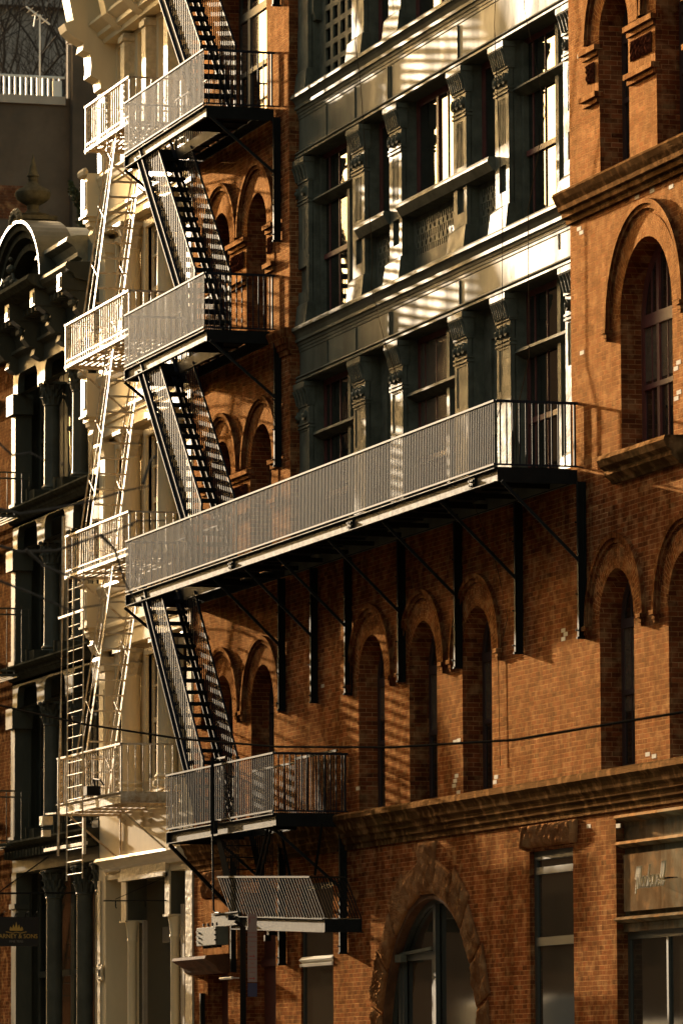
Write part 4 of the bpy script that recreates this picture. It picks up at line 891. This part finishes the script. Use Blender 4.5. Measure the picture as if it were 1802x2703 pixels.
m = MB(); ell(m, 1.90, 1.20, 2.088, 1.338, -.58, .1); ell(m, 1.72, 1.06, 1.90, 1.198, -.50, .1); ell(m, 1.45, .82, 1.6, .95, -.38, .1); m.build('arched_pediment', 'olive_dull', DB)
m = MB(); ell(m, 1.6, .9, 1.76, 1.1, -.30, .1); ell(m, .02, .02, 1.5, .9, -.05, .1); m.build('tympanum', 'olive_dull', DB)
m = MB(); ell(m, 1.7, 1.05, 1.98, 1.30, .1, 1.4); m.build('barrel_roof', 'patina', DB)
m = MB()
for px_, pz_, r in ((-102.9, 17.35, .14), (-102.9, 17.6, .10), (-102.6, 17.3, .10), (-103.2, 17.3, .10), (-102.35, 17.25, .08), (-103.45, 17.25, .08), (-102.9, 17.8, .05)): m.lathe(px_, -.66, [(0, pz_-r), (r*.8, pz_-r*.5), (r, pz_), (r*.7, pz_+r*.6), (0, pz_+r)], 8)
for s in (-1, 1): m.tube([(-102.9+s*.1, -.68, 17.3), (-102.9+s*.4, -.72, 17.45), (-102.9+s*.55, -.72, 17.3), (-102.9+s*.42, -.72, 17.22)], .03, 5)
m.build('crest_ornament', 'olive_iron', DB)
m = MB()
for k in range(7): t = math.pi*(k+.5)/7; m.lathe(-102.75+.55*math.cos(t)*.6, -.60, [(0, 18.42+.2*math.sin(t)), (.07, 18.46+.2*math.sin(t)), (.07, 18.54+.2*math.sin(t)), (0, 18.6+.2*math.sin(t))], 7)
m.build('crest_ornament', 'olive_iron', DB)
UX, UY = -103.3, -.12
m = MB(); m.box(UX-.34, UX+.34, UY-.26, UY+.34, 18.3, 18.62); m.box(UX-.40, UX+.40, UY-.3, UY+.4, 18.62, 18.70)
u = m.build('urn_base', 'olive_dull', DB)
m = MB(); m.lathe(UX, UY, [(.30, 18.70), (.32, 18.76), (.16, 18.80), (.11, 18.86), (.12, 18.95), (.22, 19.0), (.30, 19.06), (.34, 19.14), (.345, 19.2), (.30, 19.26), (.22, 19.3), (.13, 19.36), (.085, 19.42), (.10, 19.48), (.085, 19.5), (.12, 19.53), (.09, 19.6), (.05, 19.76), (.0, 20.0)], 24, flute=.03)
m.build('urn_finial', 'olive_dull', DB, smooth=True)

# ================================================================== LEFTMOST BRICK BUILDING + its fire escape
LB = thing('brick_building', 'narrow strip of orange brick building at the far left edge, beyond the dark iron one', 'building', (-110, 0, 0))
m = MB(); wall(m, -122, -105.47, 0, 16.4, [rd(-108.3, -106.75, z, z+1.9, .3) for z in (3.0, 7.0, 10.2, 13.3)]+[rd(-111.3, -109.8, z, z+1.9, .3) for z in (3.0, 7.0, 10.2, 13.3)], 0, .3); m.box(-122, -105.47, .6, 9, 0, 16.4); m.box(-105.6, -105.47, .02, .6, 0, 16.4); m.build('wall', 'left_brick', LB)
for z in (3.0, 7.0, 10.2, 13.3):
    for xa in (-108.3, -111.3):
        window(LB, xa, xa+1.55, z, z+1.9, .22, mull=[(xa+.78, .05)], rails=[(z+.95, .07)], fm='dark_frame')
        m = MB(); m.prof(xa-.12, xa+1.67, [(.1, z), (-.12, z), (-.14, z-.05), (-.05, z-.12), (.1, z-.12)]); m.prof(xa-.15, xa+1.7, [(.1, z+2.2), (-.2, z+2.2), (-.22, z+2.12), (-.08, z+1.98), (.0, z+1.92), (.1, z+1.92)]); m.build('window_sill', 'brownstone', LB)
m = MB(); m.prof(-122, -105.5, [(.4, 16.6), (-.5, 16.6), (-.5, 16.5), (-.1, 16.2), (.4, 16.2)]); m.build('roof_cornice', 'olive_iron', LB)
LF = thing('fire_escape', 'dark green fire escape cut off by the left edge of the picture', 'fire escape', (-107, -.6, 5))
for zb, zr in ((12.9, 13.8), (9.75, 11.1), (6.4, 7.5)):
    m = MB()
    for i in range(10): y = -1.1+i*.11; m.box(-109.5, -104.5, y, y+.05, zb, zb+.02)
    m.box(-109.5, -104.5, -1.12, -1.08, zb, zb+.05); m.box(-104.53, -104.5, -1.1, .3, zb, zb+.05); m.build('balcony_floor', 'olive_iron', LF)
    r = MB()
    for z in (zr, zr-.12, zb+.12): r.box(-109.5, -104.5, -1.1, -1.08, z-.02, z+.01); r.box(-104.53, -104.5, -1.1, .15, z-.02, z+.01)
    for i in range(30): x = -109.5+i*.172; r.box(x, x+.014, -1.1, -1.086, zb+.05, zr)
    for i in range(9): y = -1.1+i*.15; r.box(-104.52, -104.506, y, y+.014, zb+.05, zr)
    r.build('railing', 'olive_iron', LF)
for zt, zb in ((12.9, 9.77), (9.75, 6.42), (6.4, 3.4)):
    m = MB()
    for y in (-1.0, -.5): m.bar((-105.6+.2, y, zt), (-107.2, y, zb), .02, .12); m.bar((-105.8, y, zt+.6), (-107.6, y, zb+.7), .02, .03)
    for i in range(12): f_ = (i+.5)/12; m.box(-105.4-1.8*f_-.1, -105.4-1.8*f_+.1, -1.0, -.5, zt+(zb-zt)*f_, zt+(zb-zt)*f_+.015)
    m.build('ladder', 'olive_iron', LF)

# ================================================================== BACKGROUND
BG = thing('rear_building', 'plain brown rendered side wall rising behind the rooftops with a white railing on its parapet', 'building', (-128, 6, 0))
m = MB(); m.box(-140, -125.0, 3.0, 6.0, 0, 25.2); m.box(-125.35, -124.7, 6.0, 9.6, 0, 26.6); m.build('wall', 'render_wall', BG)
m = MB(); m.box(-139, -124.92, 3.0, 5.88, 25.02, 25.22); m.build('coping', 'coping', BG)
m = MB(); m.box(-125.3, -124.6, 5.98, 9.6, 26.58, 26.72); m.box(-125.06, -124.99, 5.95, 6.0, 25.2, 26.5); m.build('coping', 'coping', BG)  # cap, plus a thin pale strip standing in for the wall's lit edge
r = MB(); r.box(-125.1, -125.05, 3.0, 5.9, 25.68, 25.73)
for i in range(21): y = 3.05+i*.135; r.box(-125.1, -125.06, y, y+.045, 25.2, 25.7)
r.box(-125.1, -125.04, 5.6, 5.82, 25.22, 25.62); r.build('parapet_railing', 'glow_white', BG)
m = MB(); m.box(-125.0, -124.992, 3.98, 4.97, 22.22, 23.03)
for j in range(9):
    for i in range(7):
        if random.random() < .7: m.box(-124.995, -124.985, 4.0+i*.13+(.06 if j % 2 else 0), 4.115+i*.13+(.06 if j % 2 else 0), 22.25+j*.085, 22.32+j*.085)
m.build('exposed_brick', 'dark_brick', BG)
m = MB(); m.box(-124.98, -120, 5.9, 8.4, 16.5, 21.9); m.build('low_extension', 'dark_brick', BG)
m = MB(); m.tube([(-126, 5.51, 25.2), (-126, 5.51, 27.4)], .022, 6); m.bar((-126, 5.17, 27.58), (-126, 5.76, 27.17), .035, .035); m.bar((-126, 5.36, 27.1), (-126, 5.40, 27.38), .025, .025)
for i in range(4): m.tube([(-126.3, 5.27+i*.12, 27.5-i*.085), (-125.7, 5.27+i*.12, 27.5-i*.085)], .010, 4)
tag(m.build('antenna', 'glow_white'), 'thin sunlit aerial mast with a slanting crossbar against the bare trees', 'antenna')
# far brown block of flats closing the view
m = MB(); wall(m, 0, 1, 0, 1, [], 0, .1) if False else None
m = MB(); m.box(-190, -175, 8, 34, 0, 38.0); m.box(-175.02, -174.6, 8, 34, 37.6, 38.2)
FB = m.build('rear_building', 'far_wall'); tag(FB, 'far brown block behind the bare trees at the top left corner', 'building')
m = MB()
for r_ in range(5):
    for c_ in range(8): m.box(-174.99, -174.93, 9.5+c_*2.6, 10.4+c_*2.6, 20.5+r_*3.2, 22.2+r_*3.2)
m.build('window', 'glass', FB)
def bare_tree(name, label, base, h, seed, spread=.35, mt='bark', r0=.16, group=None, depth=6, trunk=.3):
    rnd = random.Random(seed); T = thing(name, label, 'tree', base, group); tk = MB(); br = MB()
    def grow(p, d, ln, r, lv):
        n = 3; pts = [p]; q = p
        for i in range(n):
            d = (d+Vector((rnd.uniform(-1, 1), rnd.uniform(-1, 1), rnd.uniform(-.3, .6)))*.16).normalized(); q = q+d*ln/n; pts.append(q)
        (tk if lv < 2 else br).tube(pts, r, 6 if lv < 2 else 4, r*.62)
        if lv >= depth: return
        for k in range(2 if rnd.random() < .55 else 3):
            nd = (d+Vector((rnd.uniform(-1, 1), rnd.uniform(-1, 1), rnd.uniform(-.35, .7)))*(spread+lv*.09)).normalized()
            grow(pts[-1] if k < 2 else pts[2], nd, ln*rnd.uniform(.62, .86), r*.6, lv+1)
    grow(Vector(base), Vector((0, 0, 1)), h*trunk, r0, 0)
    tk.build('trunk', mt, T, smooth=True); br.build('crown', mt, T); return T
for i, (x, y, s) in enumerate(((-150, 10.3, 3), (-152, 11.6, 5), (-148, 12.0, 8), (-158, 12.6, 12))):
    bare_tree('bare_tree', ('leafless tree behind the parapet railing at the far left', 'leafless tree just left of the aerial mast', 'leafless tree reaching the cream cornice at the top left', 'leafless tree furthest back behind the aerial mast')[i], (x, y, 17), 19, s, group='leafless trees behind the parapet', r0=.26, spread=.5, depth=7, trunk=.28)
# ivy shrub clinging behind the cream building
SH = thing('shrub', 'dark evergreen shrub leaning out from a rooftop beside the cream building', 'shrub', (-118, 5.2, 19.3))
m = MB(); m.tube([(-118, 5.2, 19.3), (-118, 4.85, 20.6), (-118, 4.5, 21.4), (-118, 4.28, 22.0)], .05, 5, .015); m.build('stem', 'bark', SH)
m = MB(); rn = random.Random(4)
for i in range(1500):
    f_ = rn.random(); z = 19.4+2.6*f_; cy = 5.1-(.82*f_); rad = .30*(1-f_*.66)*(.6+.4*math.sin(f_*23)); t = rn.uniform(0, 6.28); rr = rad*math.sqrt(rn.random())
    p = Vector((-118+rr*math.cos(t), cy+rr*math.sin(t), z)); a = Vector((rn.uniform(-1, 1), rn.uniform(-1, 1), rn.uniform(-1, 1))).normalized()*.055; b_ = a.cross(Vector((rn.uniform(-1, 1), 1, rn.uniform(-1, 1)))).normalized()*.03
    m.add([p-a, p+b_, p+a, p-b_], [(0,1,2,3)])
m.build('foliage', 'leaf', SH)

# ================================================================== STREET
def struct(mb, name, m_): o = mb.build(name, m_); o['kind'] = 'structure'; return o
m = MB(); m.add([(-1500, -1500, -.15), (1500, -1500, -.15), (1500, 1500, -.15), (-1500, 1500, -.15)], [(0,1,2,3)]); struct(m, 'ground', 'asphalt')
m = MB(); m.box(-330, 40, -4.6, .6, -.14, 0); struct(m, 'pavement', 'concrete')
m = MB(); m.box(-330, 40, -27.2, -22.6, -.14, 0); struct(m, 'pavement', 'concrete')
m = MB()
for i in range(30): m.box(-240+i*9, -237+i*9, -13.6, -13.45, -.146, -.142)
struct(m, 'lane_marking', 'glow_white')
# opposite side of the street (only seen mirrored in the windows)
for i, (xa, xb, h, mt, lab) in enumerate(((-60, -98, 24, 'dark_brick', 'dark brick warehouse across the street'), (-98.2, -140, 26, 'olive_iron', 'dark iron-fronted block across the street'), (-140.2, -185, 27.5, 'brownstone', 'brownstone block across the street, seen in the upper window reflections'), (-185.2, -330, 25, 'dark_brick', 'long brick row across the street towards the sun'))):
    T = thing('opposite_building', lab, 'building', ((xa+xb)/2, -32, 0), 'buildings across the street'); m = MB()
    ops_ = [rd(x, x+1.3, z, z+2.3, .25) for x in [xb+1.2+k*2.6 for k in range(int((xa-xb-2)/2.6))] for z in (1, 5, 9, 13, 17)]
    mm = MB(); wall(mm, xb, xa, 0, h, ops_, 27.2, .25, back=False)
    for v in mm.v: v.y = -v.y
    mm.box(xb, xa, -42, -27.5, 0, h); mm.box(xb, xa, -27.6, -26.8, h-.6, h); mm.build('wall', mt, T)
    g = MB(); g.box(xb+.3, xa-.3, -27.48, -27.44, .5, h-1); g.build('window', 'glass', T)

# ================================================================== SIGNS, WIRES, SMALL THINGS
def text(body, size, loc, rot, depth, m_, name, parent=None, shear=0, sx=1.0, align='CENTER'):
    cu = bpy.data.curves.new(name, 'FONT'); cu.body = body; cu.size = size; cu.extrude = depth; cu.align_x = align; cu.shear = shear; cu.resolution_u = 3
    o = bpy.data.objects.new('tmp', cu); C.objects.link(o); bpy.context.view_layer.update()
    me = bpy.data.meshes.new_from_object(o); bpy.data.objects.remove(o)
    W = Vector((0, 0, 0)); p = parent
    while p is not None: W += p.location; p = p.parent
    X = Matrix.Translation(Vector(loc)-W) @ rot @ Matrix.Diagonal((sx, 1, 1, 1))
    me.transform(X); me.materials.clear(); me.materials.append(MATS[m_]); r = bpy.data.objects.new(name, me); C.objects.link(r)
    if parent: r.parent = parent
    return r
FACE_Y = Matrix(((1,0,0,0),(0,0,-1,0),(0,1,0,0),(0,0,0,1)))      # reads from -Y
FACE_X = Matrix(((0,0,1,0),(1,0,0,0),(0,1,0,0),(0,0,0,1)))       # reads from +X
# projecting shop sign with gold crown
SG = thing('hanging_sign', 'black projecting shop sign with a gold crown and gold lettering at the lower left', 'sign', (-100.6, -1.1, 5.35))
m = MB(); m.box(-100.63, -100.57, -1.72, -.64, 4.35, 4.89); m.box(-100.64, -100.56, -1.74, -.62, 4.87, 4.90); s_ = m.build('board', 'sign_black', SG)
m = MB(); m.tube([(-100.6, -1.72, 5.34), (-100.6, .1, 5.36)], .02, 6); m.tube([(-100.6, -1.5, 5.3), (-100.6, -.45, 6.05)], .012, 5)
for y in (-1.5, -.8): m.tube([(-100.6, y, 5.35), (-100.6, y, 4.9)], .012, 5)
for y in (-1.6, -1.35, -1.1, -.9, -.72): m.tube([(-100.6, y, 4.9), (-100.6, y+.02, 4.97), (-100.6, y+.05, 5.0), (-100.6, y+.04, 4.94)], .012, 5)
m.build('scroll_arm', 'black_iron', SG)
text('HARNEY & SONS', .115, (-100.562, -1.08, 4.50), FACE_X, .004, 'gold', 'lettering', SG, sx=.95)
text('FINE TEAS', .06, (-100.562, -1.08, 4.42), FACE_X, .003, 'grey_letter', 'lettering', SG)
m = MB()
for k, (dy, hh) in enumerate(((-.10, .06), (-.05, .10), (0, .15), (.05, .10), (.10, .06))): m.add([(-100.565, -1.08+dy-.035, 4.66), (-100.565, -1.08+dy+.035, 4.66), (-100.565, -1.08+dy*1.1, 4.66+hh)], [(0,1,2)])
m.box(-100.57, -100.56, -1.2, -.96, 4.64, 4.675); m.tube([(-100.563, -1.28, 4.62), (-100.563, -1.15, 4.595), (-100.563, -1.08, 4.615), (-100.563, -1.0, 4.595), (-100.563, -.88, 4.62)], .007, 5); m.build('crown_emblem', 'gold', SG)
# script shop name on the storefront: strokes of bent strip standing off the panel
ST = thing('sign_lettering', 'raised metal script shop name on the panel over the right-hand shopfront', 'sign', (-68.7, -.1, 4.4))
def script(strokes, x0, z0, s, y):
    m = MB()
    for st in strokes:
        pts = []
        for i in range(len(st)-1):
            p0 = st[max(i-1, 0)]; p1 = st[i]; p2 = st[i+1]; p3 = st[min(i+2, len(st)-1)]
            for k in range(5):
                t = k/5; a = [.5*((2*p1[j])+(-p0[j]+p2[j])*t+(2*p0[j]-5*p1[j]+4*p2[j]-p3[j])*t*t+(-p0[j]+3*p1[j]-3*p2[j]+p3[j])*t**3) for j in (0, 1)]; pts.append(a)
        pts.append(st[-1])
        P3 = [(x0+s*(p[0]+.22*p[1]), z0+s*p[1]) for p in pts]
        for a, b_ in zip(P3, P3[1:]):
            d = Vector((b_[0]-a[0], 0, b_[1]-a[1])); 
            if d.length < 1e-5: continue
            nrm = Vector((-d.z, 0, d.x)).normalized()*.009; e = d.normalized()*.006
            A = Vector((a[0], y, a[1]))-e; B = Vector((b_[0], y, b_[1]))+e; D = Vector((0, .022, 0))
            m.add([A-nrm, B-nrm, B+nrm, A+nrm, A-nrm+D, B-nrm+D, B+nrm+D, A+nrm+D], [(0,1,2,3),(7,6,5,4),(0,4,5,1),(1,5,6,2),(2,6,7,3),(3,7,4,0)])
    return m
def off(st, dx): return [(x+dx, z) for x, z in st]
Ms = [[(-.12, .5), (-.02, .95), (.08, 1.15), (.1, .6), (.08, -.3)], [(.1, .3), (.25, 1.0), (.36, 1.15), (.38, .6), (.36, -.05)], [(.38, .3), (.52, 1.0), (.64, 1.15), (.66, .6), (.68, .1), (.8, .0), (.9, .2)]]
aa = [(.5, .45), (.35, .6), (.15, .45), (.1, .15), (.25, 0), (.45, .2), (.5, .55), (.5, .1), (.6, 0), (.75, .25)]
dd = [(.5, .45), (.35, .6), (.15, .45), (.1, .15), (.25, 0), (.45, .2), (.58, 1.2), (.5, .1), (.6, 0), (.75, .25)]
ee = [(.0, .25), (.3, .35), (.35, .55), (.2, .6), (.08, .35), (.12, .05), (.3, 0), (.5, .25)]
ww_ = [(.0, .25), (.12, .6), (.12, .1), (.25, 0), (.4, .2), (.42, .6), (.42, .1), (.55, 0), (.7, .25), (.72, .6), (.85, .5)]
ll = [(.0, .2), (.2, .6), (.3, 1.1), (.2, 1.3), (.1, .9), (.1, .2), (.2, 0), (.38, .22)]
strokes = Ms+[off(aa, .85), off(dd, 1.5), off(ee, 2.2), off(ww_, 2.7), off(ee, 3.5), off(ll, 3.98), off(ll, 4.32)]
script(strokes, -68.86, 4.32, .235, -.14).build('lettering', 'brass', ST)
m = MB()
for i in range(7): m.tube([(-68.75+i*.17, -.1, 4.42), (-68.75+i*.17, .1, 4.42)], .006, 4)
m.box(-68.82, -67.65, -.10, -.09, 4.40, 4.415); m.build('standoff', 'black_iron', ST)
# parking sign on a post
PS = thing('parking_sign', 'slim street post with a tall narrow pinkish parking sign in front of the dark doorway', 'street sign', (-76.25, -3.5, 0))
m = MB(); m.box(-76.27, -76.21, -3.54, -3.465, 0, 4.0); m.bar((-76.24, -3.5, 4.0), (-76.24, -3.62, 4.08), .03, .04); m.build('post', 'wire', PS)
m = MB(); m.box(-76.13, -76.12, -3.465, -3.325, 3.20, 4.18); b_ = m.build('sign_plate', 'sign_pink', PS)
m = MB(); m.box(-76.13, -76.12, -3.465, -3.325, 2.99, 3.185); m.build('sign_plate', 'blue_ink', PS)
for t_, sz, y_, z_ in (('3', .13, -3.46, 4.05), ('HOUR', .05, -3.36, 4.12), ('METERED', .048, -3.40, 3.90), ('PARKING', .048, -3.40, 3.84), ('COMMERCIAL', .034, -3.40, 3.78), ('7AM-7PM', .036, -3.40, 3.70), ('MON-FRI', .036, -3.40, 3.64), ('NO', .05, -3.40, 3.46), ('STANDING', .042, -3.40, 3.40), ('ANYTIME', .036, -3.40, 3.33)):
    text(t_, sz*(.62 if t_ != '3' else .7), (-76.119, -3.395 if t_ != '3' else -3.44, z_), FACE_X, .001, 'red_ink', 'lettering', b_)
m = MB()
for z in (3.565, 3.245): m.box(-76.119, -76.117, -3.45, -3.38, z, z+.014); m.add([(-76.117, -3.38, z-.015), (-76.117, -3.355, z+.007), (-76.117, -3.38, z+.029)], [(0,1,2)])
m.box(-76.119, -76.117, -3.46, -3.33, 3.525, 3.531); m.build('arrow', 'red_ink', b_)
# overhead wire
def catenary(p, q, sag, n=24): return [Vector(p).lerp(Vector(q), i/n)-Vector((0, 0, sag*4*(i/n)*(1-i/n))) for i in range(n+1)]
pts = [(-110, -5, 11.2), (-97, -5, 9.35), (-85.26, -5, 7.8), (-79.54, -5, 7.12), (-74, -5, 6.56), (-69.17, -5, 6.16), (-64.15, -5, 5.85), (-59.43, -5, 5.65), (-53.85, -5, 5.6), (-47, -5, 5.75)]
m = MB(); m.tube(pts, .017, 6); tag(m.build('overhead_wire', 'wire'), 'dark overhead wire sagging across the whole street front in front of the arched windows', 'wire')
for i, (pts, lab) in enumerate((([(-81.3, -.02, 22), (-81.3, -.2, 18.1), (-81.2, -.15, 17.5), (-80.65, -.13, 14.6), (-80.5, -.2, 14.1), (-80.3, -.05, 13.2), (-79.5, 0.1, 12.0)], 'thin loose cable hanging down the left of the grey cast-iron front'),
        ([(-74.05, -.1, 22), (-74.05, -.3, 17), (-74.04, -.2, 14.1), (-74.15, -.2, 11.5), (-74.6, -.5, 10.1), (-74.9, -.1, 9.4), (-74.6, -.1, 9.0), (-74.4, -.05, 8.4), (-74.9, -.03, 7.9), (-74.85, -.03, 6.3)], 'long thin cable dropping from the grey front past the long balcony down the brick'),
        ([(-72.9, -.1, 21.5), (-72.7, -.3, 17), (-72.1, -.2, 15.4), (-72.9, -.2, 14.1), (-72.9, -.2, 12.0), (-73.2, -.3, 11.2), (-73.7, -.2, 10.4)], 'thin slack cable at the right end of the grey front, nearest the brick'))):
    m = MB(); m.tube(pts, .006, 5); tag(m.build('hanging_cable', 'cable'), lab, 'cable', 'loose cables on the facade')
# street tree on the near pavement: only twigs reach into the frame, out of focus
ST_ = bare_tree('street_tree', 'out of focus bare street tree twigs crossing the lower left of the view', (-44, -16.0, 0), 9.0, 21, spread=.42, r0=.11, depth=6, trunk=.34)

m = MB()
for pts in ([(-15.4, 6.2), (-14.68, 6.5), (-14.46, 6.47), (-14.16, 6.53), (-13.82, 6.61), (-13.45, 6.73), (-13.24, 6.78)], [(-15.3, 6.0), (-14.68, 6.19), (-14.46, 6.15), (-14.12, 6.18), (-13.82, 6.29), (-13.56, 6.38), (-13.34, 6.48), (-13.07, 6.5)],
            [(-14.46, 6.15), (-14.27, 6.02), (-13.94, 5.92), (-13.6, 6.03)], [(-15.2, 5.9), (-14.68, 5.9), (-14.35, 5.8), (-14.01, 5.68), (-13.71, 5.74)], [(-13.82, 6.29), (-13.67, 6.18), (-13.56, 5.92), (-13.41, 5.71)],
            [(-15.3, 6.9), (-14.68, 7.06), (-14.53, 6.96), (-14.35, 7.0), (-14.16, 6.93)], [(-13.45, 6.73), (-13.37, 6.92), (-13.3, 6.99)]):
    m.tube([(-44-.1*i, y, z) for i, (y, z) in enumerate(pts)], .016, 5, .006)
for y, z in ((-13.82, 6.62), (-13.3, 6.98), (-13.6, 6.03), (-14.1, 6.9), (-13.5, 6.4), (-13.42, 5.75)): m.lathe(-44.2, y, [(0, z-.02), (.02, z), (0, z+.02)], 6)
m.build('low_bough', 'bark', ST_)

# vehicles parked well up the street, mirrored in the shop glass
def truck(loc, L, H, lab, name):
    T = thing(name, lab, 'van' if H < 3 else 'truck', loc); x, y, _ = loc; W_ = 2.1
    m = MB(); m.prof(x-L/2, x+L/2-1.9, [(y-W_/2, .6), (y+W_/2, .6), (y+W_/2, H-.35), (y+W_/2-.1, H-.12), (y+W_/2-.4, H), (y-W_/2+.4, H), (y-W_/2+.1, H-.12), (y-W_/2, H-.35)]); m.build('cargo_body', 'glow_white', T, smooth=True)
    m = MB(); m.add([(x+L/2-1.88, y-W_/2, .5), (x+L/2, y-W_/2, .5), (x+L/2, y-W_/2, 1.3), (x+L/2-.7, y-W_/2+.1, 2.3), (x+L/2-1.88, y-W_/2+.1, 2.4), (x+L/2-1.88, y+W_/2, .5), (x+L/2, y+W_/2, .5), (x+L/2, y+W_/2, 1.3), (x+L/2-.7, y+W_/2-.1, 2.3), (x+L/2-1.88, y+W_/2-.1, 2.4)], [(0,1,2,3,4), (9,8,7,6,5), (0,5,6,1), (1,6,7,2), (2,7,8,3), (3,8,9,4), (4,9,5,0)]); cb = m.build('cab', 'glow_white', T)
    m = MB(); m.box(x+L/2-1.5, x+L/2-.8, y+W_/2-.04, y+W_/2+.01, 1.4, 2.1); m.build('side_window', 'glass', cb)
    for sx in (x-L/2+1, x+L/2-1):
        for sy in (-1, 1):
            m = MB(); K = 16; vs = [(sx+.42*math.cos(2*math.pi*k/K), y+sy*W_/2+dy, .28+.42*math.sin(2*math.pi*k/K)) for dy in (-.12, .12) for k in range(K)]
            m.add(vs, [(k, (k+1) % K, K+(k+1) % K, K+k) for k in range(K)]+[tuple(range(K))[::-1], tuple(range(K, 2*K))]); m.build('wheel', 'wire', T)
truck((-117.5, -15.2, -.14), 8, 3.7, 'white box truck parked up the street, mirrored in the tall ground floor window', 'box_truck')
truck((-107.5, -15.0, -.14), 5.6, 3.05, 'white van parked up the street, mirrored in the right-hand shop window', 'panel_van')
